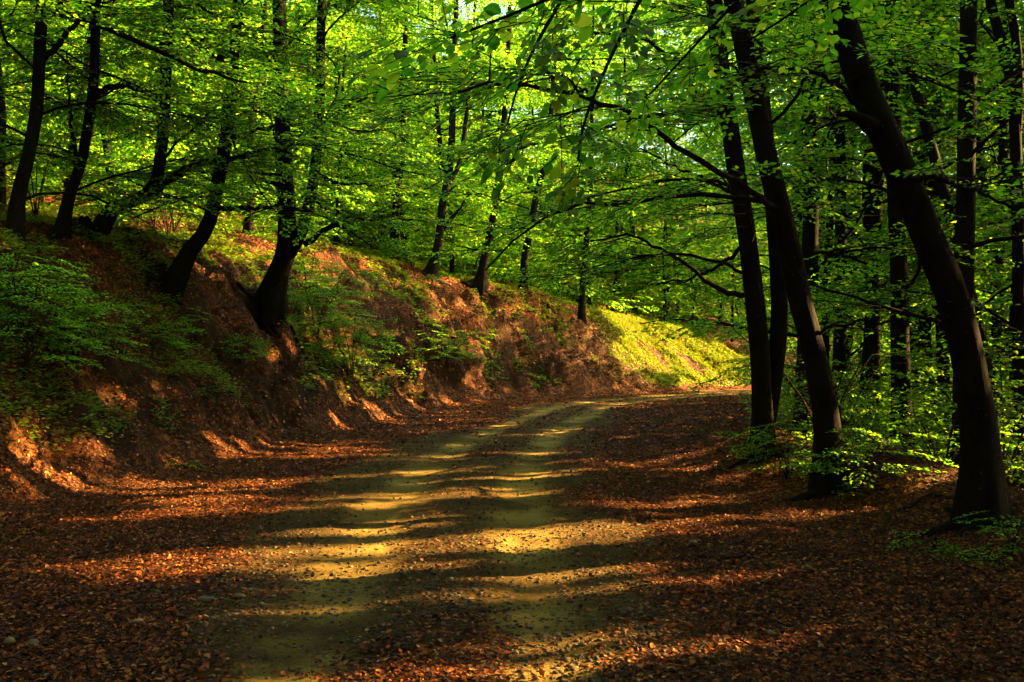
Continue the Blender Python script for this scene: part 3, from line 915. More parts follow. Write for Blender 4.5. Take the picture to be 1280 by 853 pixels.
build_tree("beech_tree", "slim beech over the sunlit grassy part of the far cut",
           [([(728, 368), (733, 300), (738, 230), (740, 150)], 48, 8)], lod='mid', height=15, zlow=2.0, n_limb=12, reach=3.8, seed=10, spacing=.36, spray=1.0)
# ------------------------------------------------------------------ trees right of the road
dr1 = bd(955, 570, 15.5); dr2 = bd(1036, 614, 12.6); dr3 = bd(1226, 655, 9.6)
print("depths", d4, d5, dc1, dc2, dr1, dr2, dr3)
build_tree("twin_beech", "two stemmed beech beside the leafy mound at the road's inner edge",
           [([(955, 568), (953, 520), (950, 440), (943, 370), (932, 280), (922, 220), (912, 150), (899, 60), (894, 0)], dr1, 24),
            ([(957, 540), (966, 480), (974, 400), (971, 320), (964, 230), (955, 130), (944, 30)], dr1 + .15, 19, dict(fork=True))],
           height=16, zlow=3.4, n_limb=12, reach=3.4, roots=4, seed=13, sun=True,
           limbs=[dict(p=[(936, 368, dr1), (912, 364, dr1 + .3), (890, 350, dr1 + .6), (866, 330, dr1 + 1), (830, 306, dr1 + 1.4), (780, 290, dr1 + 1.8), (735, 300, dr1 + 2.2)], w=8, f=.25),
                  dict(p=[(934, 300, dr1), (900, 330, dr1 + .8), (860, 345, dr1 + 1.6), (820, 352, dr1 + 2.2)], w=6, f=.4),
                  dict(p=[(915, 160, dr1), (880, 120, dr1), (830, 60, dr1 - .2), (790, 40, dr1 - .4), (745, 38, dr1 - .6)], w=9, f=.3),
                  dict(p=[(940, 345, dr1), (880, 322, dr1 + 1), (810, 320, dr1 + 2), (750, 332, dr1 + 3), (700, 346, dr1 + 3.6)], w=5, f=.2),
                  dict(p=[(924, 235, dr1), (870, 225, dr1 + .8), (800, 228, dr1 + 1.6), (730, 245, dr1 + 2.4), (670, 270, dr1 + 3)], w=5, f=.2),
                  dict(p=[(912, 150, dr1), (850, 140, dr1 + 1), (780, 150, dr1 + 2), (700, 170, dr1 + 3), (630, 190, dr1 + 3.6)], w=6, f=.2),
                  dict(p=[(928, 260, dr1), (900, 235, dr1 + .3), (850, 215, dr1 + .6), (800, 190, dr1 + 1)], w=6, f=.35)])
build_tree("beech_tree", "leaning beech before the twin stemmed one, long limb arching left over the road",
           [([(1036, 612), (1034, 560), (1030, 510), (1017, 440), (1001, 380), (989, 320), (976, 262), (958, 190), (940, 100), (925, 30), (918, 0)], dr2, 28)],
           height=15, zlow=3.6, n_limb=11, reach=3.2, roots=4, seed=14, sun=True,
           limbs=[dict(p=[(977, 265, dr2), (950, 246, dr2 - .4), (918, 228, dr2 - .8), (885, 209, dr2 - 1.1), (850, 190, dr2 - 1.4), (815, 171, dr2 - 1.8), (770, 148, dr2 - 2.2), (735, 138, dr2 - 2.5),
                            (700, 125, dr2 - 2.8), (660, 117, dr2 - 3.0), (620, 110, dr2 - 3.2), (585, 116, dr2 - 3.4), (540, 128, dr2 - 3.5)], w=8.5, f=.45, sp=.7),
                  dict(p=[(740, 138, dr2 - 2.4), (726, 118, dr2 - 2.4), (700, 105, dr2 - 2.4), (660, 96, dr2 - 2.5)], w=4, f=.3, sp=.6),
                  dict(p=[(1012, 420, dr2), (1050, 408, dr2 - .2), (1085, 402, dr2 - .4), (1120, 398, dr2 - .5)], w=5, f=.3),
                  dict(p=[(990, 322, dr2), (1030, 318, dr2), (1075, 312, dr2 - .1), (1110, 312, dr2 - .2)], w=5, f=.3)])
build_tree("beech_tree", "thick black beech nearest the viewer, curving up and left past a broken branch stub",
           [([(1227, 655), (1226, 600), (1222, 530), (1210, 450), (1190, 370), (1162, 300), (1130, 220), (1100, 150), (1078, 100), (1060, 40), (1045, 0)], dr3, 40)],
           height=15, zlow=5.6, n_limb=11, reach=3.4, roots=4, seed=15, sun=True,
           stubs=[dict(p=[(1092, 158, dr3 - .1), (1074, 147, dr3 - .2), (1060, 142, dr3 - .25), (1050, 143, dr3 - .28)], w=15)],
           limbs=[dict(p=[(1100, 150, dr3), (1050, 110, dr3 - .2), (1000, 95, dr3 - .3), (940, 90, dr3 - .2), (880, 85, dr3)], w=7, f=.3),
                  dict(p=[(1130, 220, dr3), (1180, 225, dr3 - .5), (1230, 240, dr3 - .9), (1290, 260, dr3 - 1.2)], w=7, f=.3)])
RT = [
 ("dark beech stem just behind the leaning road edge beech", [(1006, 490), (1008, 420), (1012, 340), (1014, 250), (1012, 150)], 20, 23, 2.6),
 ("slender beech right of the leaning road edge beech, bare low down", [(1048, 500), (1050, 420), (1051, 330), (1052, 250), (1050, 150)], 23, 17, 2.8),
 ("straight beech rising from the bright shrubs between the two leaning beeches", [(1126, 590), (1126, 500), (1125, 420), (1124, 330), (1120, 230), (1116, 100)], 17, 23, 3.2),
 ("thinner beech close behind the straight shrub ringed beech", [(1143, 480), (1145, 420), (1150, 340), (1156, 250), (1160, 120)], 27, 14, 3.2),
 ("tall upright beech hidden low down by the thick black trunk", [(1203, 590), (1205, 450), (1206, 350), (1208, 250), (1210, 150), (1213, 0)], 14.5, 26, 3.2),
 ("short visible stem of a beech just left of the thick black trunk's foot", [(1182, 548), (1180, 500), (1178, 440), (1176, 360)], 24, 16, 3.4),
 ("thin beech right of the thick black trunk, standing in low green bushes", [(1244, 530), (1245, 440), (1248, 360), (1252, 280), (1255, 150)], 25, 13, 2.8),
 ("thin beech near the picture's right border, behind the forked edge tree", [(1262, 530), (1263, 440), (1265, 360), (1266, 260)], 29, 11, 2.8),
 ("beech seen high between the leaning trunks, with a crooked upper stem", [(1092, 480), (1095, 300), (1104, 150), (1106, 80), (1098, 30), (1095, 0)], 22, 15, 4.0),
 ("second high stem between the leaning trunks, straight and thin", [(1136, 480), (1135, 300), (1134, 100), (1132, 0)], 26, 14, 4.2),
]
for i, (lab, pix, d, w_, zl) in enumerate(RT):
    build_tree("beech_tree", lab, [(pix, d, w_)], lod='fine' if d < 18 else 'mid', height=16, zlow=zl, n_limb=13, reach=3.3, seed=20 + i, sun=True, spray=.9 if d < 18 else 1.0, spacing=.36)
build_tree("forked_beech", "beech at the picture's right border dividing into two crooked upper stems",
           [([(1276, 560), (1275, 450), (1274, 330), (1272, 230), (1270, 150), (1262, 80), (1245, 20), (1236, -20)], 15.5, 17),
            ([(1272, 170), (1276, 110), (1272, 50), (1262, -10)], 15.5, 10, dict(fork=True, top=8))],
           height=14, zlow=3.2, n_limb=12, reach=3.0, seed=40, sun=True)

# ------------------------------------------------------------------ tree beside the viewer whose branch hangs into the picture
def near_overhang():
    rng = np.random.default_rng(90)
    x0, y0 = 5.0, 3.4; h = float(HH(x0, y0)); base = np.array([x0, y0, h])
    root = empty("overhanging_beech", base)
    tag(root, "leafy branch hanging in close from the top of the picture, its leaves the largest", "tree")
    S = smooth_path([(x0, y0, h - .3), (x0 + .1, y0, h + 2), (x0 - .2, y0 + .1, h + 5), (x0 - .1, y0, h + 9), (x0, y0, h + 13)], 24)
    R = 0.2 * (1 - .75 * np.linspace(0, 1, 24))
    V, Q = tube(S - base, R, 14, .1, 3, (.4, .7, 4, 0)); obj("trunk", quads_mesh("trunk", V, Q, [M_BARK], smooth=True), root)
    SP = [[], [], [], [], []]; S0, S1 = [], []
    def limb(P, r, hang, sp, sc, f=.3):
        P = smooth_path(P, 20)
        V, Q = tube(P - base, r * (1 - .85 * np.linspace(0, 1, 20)) + .003, 7, .1, 4)
        obj("limb", quads_mesh("limb", V, Q, [M_BARK], smooth=True), root)
        L, (a, b) = limb_sprays(rng, P, sp, sc, f, (.25, .6))
        L[2] = list(np.array(L[2]) - hang * rng.uniform(.4, 1.0, len(L[2])))
        add_lists(SP, L); S0.extend(a); S1.extend(b)
    z = h
    # one arching limb high over the verge and its drooping twigs
    limb([(x0 - .1, y0, 4.3), (3.6, 3.8, 4.6), (2.2, 4.4, 4.35), (1.2, 4.6, 3.75), (.35, 4.7, 3.35), (-.3, 4.9, 3.15)], .026, .35, .3, .5, .35)
    limb([(.85, 4.62, 3.6), (.62, 4.4, 3.25), (.42, 4.2, 2.85), (.30, 4.1, 2.55), (.27, 4.05, 2.38)], .010, .9, .13, .30, .25)
    limb([(.25, 4.72, 3.3), (.10, 4.6, 3.0), (.02, 4.5, 2.78), (-.02, 4.45, 2.62)], .008, .8, .14, .28, .25)
    limb([(1.6, 4.55, 4.0), (1.35, 4.9, 3.6), (1.0, 5.2, 3.25), (.75, 5.4, 3.0)], .012, .6, .17, .34, .3)
    limb([(2.4, 4.4, 4.3), (2.1, 5.0, 3.9), (1.7, 5.6, 3.6), (1.3, 6.0, 3.4)], .014, .3, .2, .42, .3)
    limb([(x0, y0, 6.5), (4.2, 4.5, 6.8), (3.0, 5.5, 6.6), (2.0, 6.2, 6.2)], .05, .1, .3, .4, .3)
    for k in range(6):
        P = gen_limb(rng, S[12 + 2 * k], -1.3 + .45 * k, .5, 2.6); V, Q = tube(P - base, .05 * (1 - .8 * np.linspace(0, 1, 9)) + .004, 7)
        obj("limb", quads_mesh("limb", V, Q, [M_BARK], smooth=True), root)
        L, (a, b) = limb_sprays(rng, P, .4, .5); add_lists(SP, L); S0.extend(a); S1.extend(b)
    sp = as_arr(SP)
    vis = sp[0][:, 2] > 2.2
    sp = tuple(x[vis] for x in sp)
    me = crown_mesh('near', 'near', sp, rng, base, False, twig=.003, extra_seg=(np.array(S0), np.array(S1), .004, .002), min_keep=False)
    obj("crown", me, root)
near_overhang()


# ------------------------------------------------------------------ the wood behind: hillside, right hand wood, unseen shade trees added outside the frame
def scatter(n, x0, x1, y0, y1, mind, ok, rng, taken):
    out = []
    for _ in range(n * 60):
        if len(out) >= n: break
        x, y = rng.uniform(x0, x1), rng.uniform(y0, y1)
        if not ok(x, y): continue
        if all((x - a) ** 2 + (y - b) ** 2 > mind ** 2 for a, b in taken):
            taken.append((x, y)); out.append((x, y))
    return out


taken = []
prng = np.random.default_rng(321)
def world_tree(x, y, label, group, seed, lod, sun, zlow, n_limb, reach, height, density=1.0, spray=1.0, limb_objs=True, spacing=.36, avoid=None, thin=1.0):
    rng = np.random.default_rng(seed)
    h = float(HH(x, y)); lean = rng.normal(0, .09, 2)
    P = [(x, y, h - .3)]
    for k in range(1, 8):
        zz = height * k / 7
        P.append((x + lean[0] * zz + rng.normal(0, .16), y + lean[1] * zz + rng.normal(0, .16), h + zz))
    dia = rng.uniform(.18, .36) * thin
    build_tree("beech_tree", label, [(None, y, dia * F / max(y, 1e-3), dict(world=P))] if y > 1 else [(None, 1.0, dia * F, dict(world=P))],
               lod=lod, height=height, zlow=zlow, n_limb=n_limb, reach=reach, group=group, sun=sun, seed=seed, density=density, spray=spray, limb_objs=limb_objs, spacing=spacing, avoid=avoid)


inview = lambda x, y, m=1.0: abs(x) < .515 * y + m
hill = scatter(64, -34, 22, 18, 66, 2.4, lambda x, y: inview(x, y) and QQ(x, y) > 5.2 and (x < 7 or prng.random() < .12) and abs(x / y * F + 640 - 340) > 20, prng, taken)
for i, (x, y) in enumerate(hill):
    far = y > 42
    world_tree(x, y, "slender beech on the rising hillside behind the bank, mostly veiled by leaves", "beeches back on the hillside", 500 + i, 'mid' if not far else 'far', 0.5 if x > -5 else False,
               0.8, 15, 3.6, 11.5 + (i % 4) + (5 if y > 40 else 0), density=1.0 if not far else 1.1, spray=1.0, thin=.62)
past = scatter(15, 3, 26, 54, 72, 2.8, lambda x, y: inview(x, y) and QQ(x, y) > 3.5 and not in_bank_window(np.array([[x, y, float(HH(x, y)) + 2.0]]))[0], prng, taken)
for i, (x, y) in enumerate(past):
    world_tree(x, y, "tall beech past the road bend, seen between the road edge trunks", "beeches past the road bend", 560 + i, 'mid', 0.4, 3.5, 26, 4.2, 22 + (i % 3), density=1.25, thin=.4)
right = scatter(8, 14, 30, 38, 48, 2.6, lambda x, y: inview(x, y) and SS(x, y) < -6.0 and x / y > .33, prng, taken) + scatter(30, 7.5, 36, 17, 40, 2.8, lambda x, y: inview(x, y) and SS(x, y) < -6.0 and x / y > .22, prng, taken)
for i, (x, y) in enumerate(right):
    far = y > 40
    world_tree(x, y, "slender beech deep in the wood on the lower side of the road", "beeches deep in the lower wood", 600 + i, 'mid' if not far else 'far', True,
               1.8, 20, 3.6, 19 + (i % 4), density=1.3, spray=1.0)
offr = scatter(64, 4.5, 50, -10, 42, 2.7, lambda x, y: all(abs(x * NV[0] + y * NV[1] - wa) > .7 * wr for wa, wr in ROADWIN) and (not inview(x, y, 2.2)) and SS(x, y) < -4.2, prng, taken)  # unseen trees added to block the sun, kept clear of the road's streaks
for i, (x, y) in enumerate(offr):
    world_tree(x, y, "unseen shade beech added to the lower wood beyond the picture's right border", "shade beeches added outside the view", 700 + i, 'far', 'occ', 2.4, 23, 3.9, 23 + (i % 4), density=1.55, spray=1.3, limb_objs=False, thin=.6, avoid=lambda a, b: (np.abs(a) < .515 * b + 2.3) & (b > -1))
offl = scatter(16, -22, -4, -8, 24, 3.0, lambda x, y: (not inview(x, y, 2.0)) and QQ(x, y) > 2.5, prng, taken)  # unseen trees added to darken the left bank
for i, (x, y) in enumerate(offl):
    world_tree(x, y, "unseen shade beech added to the bank beyond the picture's left border", "shade beeches added outside the view", 800 + i, 'far', False, 2.6, 13, 3.8, 14, density=1.25, spray=1.3, limb_objs=False, avoid=lambda a, b: (np.abs(a) < .515 * b + 2.3) & (b > -1))
for i, (x, y) in enumerate([(-3.6, -4.5), (3.2, -5.0), (-6, -10), (5.5, -10), (0.5, -12), (-4.6, -1.2), (4.4, -2.0), (-8, -5), (8.5, -6), (-3.2, -8.5), (2.6, -8.8), (-10, -11), (10, -12), (-2.5, -15), (4, -16)]):  # unseen trees added to cut sky light from behind the camera
    world_tree(x, y, "unseen shade beech added behind the viewer", "shade beeches added outside the view", 840 + i, 'far', True, 3.0, 17, 4.4, 15, density=1.25, spray=1.3, limb_objs=False, avoid=lambda a, b: (np.abs(a) < .515 * b + 2.3) & (b > -1))


# ------------------------------------------------------------------ far woodland: one mass of foliage
def distant():
    rng = np.random.default_rng(77)
    n = 32000
    ang = rng.uniform(-0.62, 0.62, n); d = 58 + 62 * rng.random(n) ** 1.2
    x = np.sin(ang) * d; y = np.cos(ang) * d
    zz = HH(x, y) + 0.6 + (13 + 14 * sstep(-4, 6, x)) * rng.random(n) ** .9
    pos = np.stack([x, y, zz], 1)
    m2 = 9000; a2 = rng.uniform(-.5, .62, m2); d2_ = rng.uniform(46, 90, m2); x2 = np.sin(a2) * d2_; y2 = np.cos(a2) * d2_
    p2 = np.stack([x2, y2, HH(x2, y2) + .4 + 5.5 * rng.random(m2)], 1)
    k2 = (QQ(x2, y2) > 5.5); p2 = p2[k2]; pos = np.concatenate([pos, p2]); n = len(pos)
    sp = (pos, rng.uniform(0, 6.28, n), rng.normal(0, .15, n), rng.normal(0, .2, n), rng.uniform(1.4, 2.2, n))
    me = crown_mesh('far', 'quad', sp, rng, np.zeros(3), 'bank', twig_frac=0.0, min_keep=False)
    parts = []
    o = obj("distant_woodland", me); tag(o, "wall of sunlit beech foliage far beyond the bend", "woodland", kind="stuff")
    for i in range(10):
        a = rng.uniform(-.6, .6); dd = rng.uniform(62, 100); x, y = math.sin(a) * dd, math.cos(a) * dd; h = float(HH(x, y))
        parts.append(tube([(x, y, h - .5), (x + rng.normal(0, .3), y, h + 8), (x + rng.normal(0, .6), y, h + 13)], [.22, .17, .07], 6))
    V, Q = merge(parts)
    o2 = obj("far_trunks", quads_mesh("far_trunks", V, Q, [M_BARK], smooth=True), o); tag(o2, kind="stuff")
distant()

# ------------------------------------------------------------------ shrubs and saplings
def shrub(name, label, x, y, rad, hgt, n, seed, cat="shrub", group=None, mat_=None, sc=.5, sun=False, kind='fine', stems=4):
    rng = np.random.default_rng(seed)
    h = float(HH(x, y)); base = np.array([x, y, h])
    root = empty(name, base); tag(root, label, cat, group)
    SP = [[], [], [], [], []]; S0, S1 = [], []; parts = []
    for k in range(stems):
        az = rng.uniform(0, 6.28); ln = rad * rng.uniform(.2, .8); hh = hgt * rng.uniform(.65, 1.05)
        P = smooth_path([(x, y, h - .08), (x + math.cos(az) * ln * .3, y + math.sin(az) * ln * .3, h + hh * .5), (x + math.cos(az) * ln, y + math.sin(az) * ln, h + hh)], 8)
        parts.append(tube(P - base, (.008 + .006 * hgt) * (1 - .7 * np.linspace(0, 1, 8)), 5))
        m = max(2, int(n / stems))
        for j in range(m):
            v = .25 + .75 * (j + .5) / m; p = np.array([np.interp(v, np.linspace(0, 1, 8), P[:, c]) for c in range(3)])
            a2 = rng.uniform(0, 6.28); l2 = rad * rng.uniform(.15, .75) * (1.15 - .5 * v)
            e = p + np.array([math.cos(a2) * l2, math.sin(a2) * l2, rng.normal(.03, .06)])
            e[2] = max(e[2], float(HH(e[0], e[1])) + .06)
            S0.append(p); S1.append(e)
            SP[0].append(p + (e - p) * .75); SP[1].append(a2 + rng.normal(0, .3)); SP[2].append(rng.normal(0, .15)); SP[3].append(rng.normal(0, .2)); SP[4].append(sc * rng.uniform(.7, 1.2))
    V, Q = merge(parts)
    obj("stem", quads_mesh("stem", V, Q, [M_TWIG], smooth=True), root)
    sp = as_arr(SP)
    up = np.maximum(sp[0][:, 2], HH(sp[0][:, 0], sp[0][:, 1]) + .05); sp[0][:, 2] = up
    me = crown_mesh(kind, 'hex', sp, rng, base, sun, leaf_mat=mat_ or M_LEAF, twig=.003, extra_seg=(np.array(S0), np.array(S1), .004, .002), min_keep=False)
    me.name = "foliage"
    obj("foliage", me, root)
    return root


SHR = [
 (30, 470, .9, 1.25, 40, "large dark leafy shrub at the picture's left edge, low on the bank", .6),
 (95, 455, .8, 1.0, 34, "dark shrub spreading over the bank right of the left edge shrub", .55),
 (10, 400, .8, 1.0, 30, "dark shrub under the leftmost beech on the upper bank", .6),
 (190, 440, .55, .5, 18, "low shrub in the middle of the shaded bank below the curved beech", .45),
 (300, 455, .45, .4, 16, "small pale leafed plant on the bank below the forked beech's roots", .4),
 (395, 425, .8, 1.1, 36, "bright green sapling on the bank right of the forked beech", .55),
 (440, 470, .8, .8, 34, "sunny yellow green bush at the foot of the bank, halfway to the bend", .5),
 (385, 395, .6, .9, 24, "bright sapling tucked against the forked beech's right side", .5),
 (560, 460, .6, .5, 18, "dull green low bush on the shaded far cut", .45),
 (233, 588, .16, .16, 5, "tiny bright seedling at the toe of the bank near the road's left verge", .22),
 (258, 500, .22, .22, 8, "small green seedling on the earth step of the left bank", .25),
 (985, 600, .55, .75, 30, "sunny bush between the twin beech and the leaning beech", .42),
 (1075, 610, .6, .7, 18, "leafy bush right of the leaning beech's foot", .5),
 (1165, 690, .22, .2, 5, "small dark seedling left of the thick black trunk's foot", .32),
 (1262, 700, .35, .3, 8, "dark low bush at the picture's right border in front of the thick black trunk", .35),
]
for i, (px, py, r, h_, n, lab, sc) in enumerate(SHR):
    g = ground_hit(px, py)
    if g is None: continue
    f = max(1.0, g[1] / 13.0)
    shrub("beech_seedling" if h_ < .4 else "leafy_shrub", lab, g[0], g[1], r * f, h_ * f, int(n * f * 2.2), 900 + i, "plant" if h_ < .4 else "shrub", sc=sc)
# understory of the lower wood and the hillside
ur = np.random.default_rng(55); tk = []
und = scatter(75, 4.6, 24, 12.5, 42, 1.0, lambda x, y: inview(x, y, .3) and SS(x, y) < -4.6 and x / y > .29, ur, tk)
for i, (x, y) in enumerate(und):
    k = ur.uniform(.9, 1.7)
    shrub("understory_shrub", "leafy green understory bush among the trunks of the lower wood", x, y, 1.1 * k, 1.3 * k, 46, 1000 + i, "shrub", "understory of the lower wood", sc=.75, sun=True, kind='fine' if y < 20 else 'mid', stems=6)
und = scatter(90, -20, 24, 15, 56, 1.2, lambda x, y: inview(x, y, .3) and QQ(x, y) > 5.0, ur, tk)
for i, (x, y) in enumerate(und):
    k = ur.uniform(.8, 1.7)
    shrub("understory_shrub", "leafy young beech bush on the red leaf slope behind the bank's crest", x, y, 1.2 * k, 1.3 * k, 34, 1100 + i, "shrub", "understory of the hillside", sc=.8, sun=False, kind='mid', stems=5)


# ------------------------------------------------------------------ ground cover, grass, dead leaves, gravel
def frames_on_ground(x, y, rng, tilt, lift):
    e = .08
    z = HH(x, y)
    gxn = (HH(x + e, y) - HH(x - e, y)) / (2 * e); gyn = (HH(x, y + e) - HH(x, y - e)) / (2 * e)
    n = np.stack([-gxn, -gyn, np.ones_like(z)], 1) + rng.normal(0, tilt, (len(x), 3)); n /= np.linalg.norm(n, axis=1)[:, None]
    a = rng.uniform(0, 2 * math.pi, len(x)); d = np.stack([np.cos(a), np.sin(a), np.zeros_like(a)], 1)
    d -= n * (d * n).sum(1)[:, None]; d /= np.linalg.norm(d, axis=1)[:, None]
    return np.stack([x, y, z + lift], 1), d, n


def cam_scatter(n, y0, y1, rng, power=1.6):
    """points of the ground in front of the viewer, denser near by"""
    y = y0 * (y1 / y0) ** (rng.random(n) ** power)
    x = rng.uniform(-.56, .56, n) * y + rng.uniform(-1, 1, n) * .5
    return x, y


def exact_z(x, y): return terrain(x, y)


def dead_leaves():
    rng = np.random.default_rng(31)
    x, y = cam_scatter(520000, 4.0, 48, rng, 1.0)
    xb = rng.uniform(-20, 16, 420000); yb = rng.uniform(9, 62, 420000); qb = QQ(xb, yb); kb = (qb > -.3) & (qb < 7) & (np.abs(xb) < .55 * yb)
    x = np.concatenate([x, xb[kb]]); y = np.concatenate([y, yb[kb]]); n = len(x)
    z, s, t, q, rut, on, face, rib, rib2 = terrain(x, y, True)
    ru, li, so = cover_masks(x, y, s, t, q, rut, on, face, rib2)
    clump = .35 + 1.1 * fbm(x * 1.7, y * 1.7, 71, 3)
    near = np.clip(1 - ru * 1.1, .10, 1)
    keep = rng.random(n) < np.clip((.14 + .95 * li ** 1.2) * near * clump, 0, 1)
    x, y, z = x[keep], y[keep], z[keep]
    P, D, Nn = frames_on_ground(x, y, rng, .38, 0)
    P[:, 2] = z + .006 + .012 * rng.random(len(z))
    L = (.014 + .032 * rng.random(len(x)) ** 1.4) * np.clip(y / 11, 1, 2.6)
    P = P - D * L[:, None] * .5
    V, Q = leaf_geo(P, D, Nn, L, 'hex')
    o = obj("leaf_litter", quads_mesh("leaf_litter", V, Q, [M_LITTER])); tag(o, "red brown dead beech leaves strewn over verges and bank", "leaf litter", kind="stuff")
dead_leaves()


def twig_litter():
    rng = np.random.default_rng(36)
    x, y = cam_scatter(1500, 4.2, 24, rng, 1.0)
    s, t = road_st(x, y)
    m = (np.abs(s) > 1.3) & (rng.random(len(x)) < .8); x, y = x[m], y[m]
    a = rng.uniform(0, 6.28, len(x)); l = .08 + .35 * rng.random(len(x)) ** 2.5
    b1 = a + rng.normal(0, .35, len(x))
    x1, y1 = x + np.cos(a) * l * .5, y + np.sin(a) * l * .5
    x2, y2 = x1 + np.cos(b1) * l * .5, y1 + np.sin(b1) * l * .5
    p0 = np.stack([x, y, exact_z(x, y) + .012], 1); p1 = np.stack([x1, y1, exact_z(x1, y1) + .018 + .02 * rng.random(len(x))], 1); p2 = np.stack([x2, y2, exact_z(x2, y2) + .012], 1)
    r_ = .0018 + .004 * rng.random(len(x)) ** 2
    V, Q = merge([twig_geo(p0, p1, r_, r_ * .8), twig_geo(p1, p2, r_ * .8, r_ * .4)])
    o = obj("twig_litter", quads_mesh("twig_litter", V, Q, [M_TWIG])); tag(o, "small dead twigs scattered through the fallen leaves", "twig litter", kind="stuff")
twig_litter()


def herbs():
    rng = np.random.default_rng(32)
    x, y = cam_scatter(40000, 7.5, 52, rng, 1.0)
    xb = rng.uniform(-20, 16, 120000); yb = rng.uniform(9, 62, 120000); qb = QQ(xb, yb); kb = (qb > .3) & (qb < 9) & (np.abs(xb) < .55 * yb)
    x = np.concatenate([x, xb[kb]]); y = np.concatenate([y, yb[kb]]); n = len(x)
    z, s, t, q, rut, on, face, rib, rib2 = terrain(x, y, True)
    pat = fbm(x * .55, y * .55, 81, 3)
    m = ((q > .5) & (pat > np.where(q < 4.2, np.where(t < 22, .50, .54), .46))) | ((s < -4.6) & (y > 11.5) & (pat > .45))
    m &= rng.random(n) < np.where(q > 4.5, .30, .75)
    x, y, z = x[m], y[m], z[m]
    k = 7
    a = rng.uniform(0, 6.28, (len(x), k)); r = rng.uniform(.01, .10, (len(x), k))
    hx = x[:, None] + np.cos(a) * r; hy = y[:, None] + np.sin(a) * r; hz = z[:, None] + rng.uniform(.03, .16, (len(x), k))
    P = np.stack([hx.ravel(), hy.ravel(), hz.ravel()], 1)
    a = a.ravel(); D = np.stack([np.cos(a), np.sin(a), rng.normal(.05, .25, len(a))], 1); D /= np.linalg.norm(D, axis=1)[:, None]
    Nn = np.stack([rng.normal(0, .3, len(a)), rng.normal(0, .3, len(a)), np.ones(len(a))], 1); Nn -= D * (Nn * D).sum(1)[:, None]; Nn /= np.linalg.norm(Nn, axis=1)[:, None]
    L = rng.uniform(.035, .075, len(a)) * np.clip(P[:, 1] / 16, 1, 1.8)
    V, Q = leaf_geo(P, D, Nn, L, 'hex')
    o = obj("ground_cover", quads_mesh("ground_cover", V, Q, [M_HERB])); tag(o, "low green herbs growing in patches on the bank and woodland floor", "ground cover", kind="stuff")
herbs()


def grass():
    rng = np.random.default_rng(33)
    pts = []
    for (px, py, rx, ry, n) in [(762, 393, 26, 15, 9000), (800, 412, 34, 19, 16000), (842, 432, 40, 23, 22000), (885, 448, 40, 23, 18000), (922, 458, 32, 22, 10000), (870, 470, 50, 14, 10000), (800, 440, 36, 14, 6000)]:
        u = rng.normal(0, .5, (n, 2)); pts.append((px + u[:, 0] * rx, py + u[:, 1] * ry))
    px = np.concatenate([p[0] for p in pts]); py = np.concatenate([p[1] for p in pts])
    d = np.arange(30, 62, .12); X = (px[:, None] - 640) / F * d[None]; Z = CAM_H + (HZ - py[:, None]) / F * d[None]
    below = Z < HH(X, np.broadcast_to(d, X.shape)); ok = below.any(1); i = below.argmax(1)
    x = X[np.arange(len(px)), i][ok]; y = d[i][ok]
    x = x + rng.normal(0, .2, len(x)); y = y + rng.normal(0, .2, len(y))
    q = QQ(x, y); pt = fbm(x * .9, y * .9, 91, 2)
    m = (q > .3) & (pt + .35 * fbm(x * 3, y * 3, 92, 2) > .60 + .4 * (rng.random(len(x)) - .5)); x, y = x[m], y[m]
    z = exact_z(x, y)
    a = rng.uniform(0, 6.28, len(x)); D = np.stack([np.cos(a) * .6, np.sin(a) * .6, np.ones_like(a)], 1); D /= np.linalg.norm(D, axis=1)[:, None]
    W = np.stack([-np.sin(a), np.cos(a), np.zeros_like(a)], 1); Nn = np.cross(D, W)
    L = rng.uniform(.05, .12, len(x))
    P = np.stack([x, y, z], 1)
    l = L[:, None]
    V = np.stack([P - W * .008, P + W * .008, P + l * (D + np.array([0, 0, -.12])) + W * .004, P + l * (D + np.array([0, 0, -.12])) - W * .004], 1).reshape(-1, 3)
    # broad-leaved blades so that the sward reads at this distance
    V2, Q2 = leaf_geo(P, D, Nn, L, 'quad')
    o = obj("bank_grass", quads_mesh("bank_grass", V2, Q2, [M_GRASS])); tag(o, "yellow green grass lit by the sun on the far bank beyond the bend", "grass", kind="stuff")
grass()


def stone_geo(rng, c, r, flat=.6):
    import bmesh
    bm = bmesh.new(); bmesh.ops.create_icosphere(bm, subdivisions=2, radius=1.0)
    V = np.array([v.co[:] for v in bm.verts]); Fc = np.array([[v.index for v in f.verts] for f in bm.faces]); bm.free()
    k = 1 + .55 * (fbm(V[:, 0] * 1.3 + rng.uniform(0, 90), V[:, 1] * 1.3 + V[:, 2] * 1.7, 3, 3) - .5)
    for _ in range(5):            # broken faces
        nrm = rng.normal(0, 1, 3); nrm /= np.linalg.norm(nrm); dd = V @ nrm; lim = rng.uniform(.55, .8)
        V = V - nrm[None] * np.clip(dd - lim, 0, None)[:, None]
    V = V * k[:, None] * r * np.array([1, rng.uniform(.6, .9), flat])
    a = rng.uniform(0, 6.28); V = np.stack([V[:, 0] * math.cos(a) - V[:, 1] * math.sin(a), V[:, 0] * math.sin(a) + V[:, 1] * math.cos(a), V[:, 2]], 1)
    return V + np.asarray(c), Fc


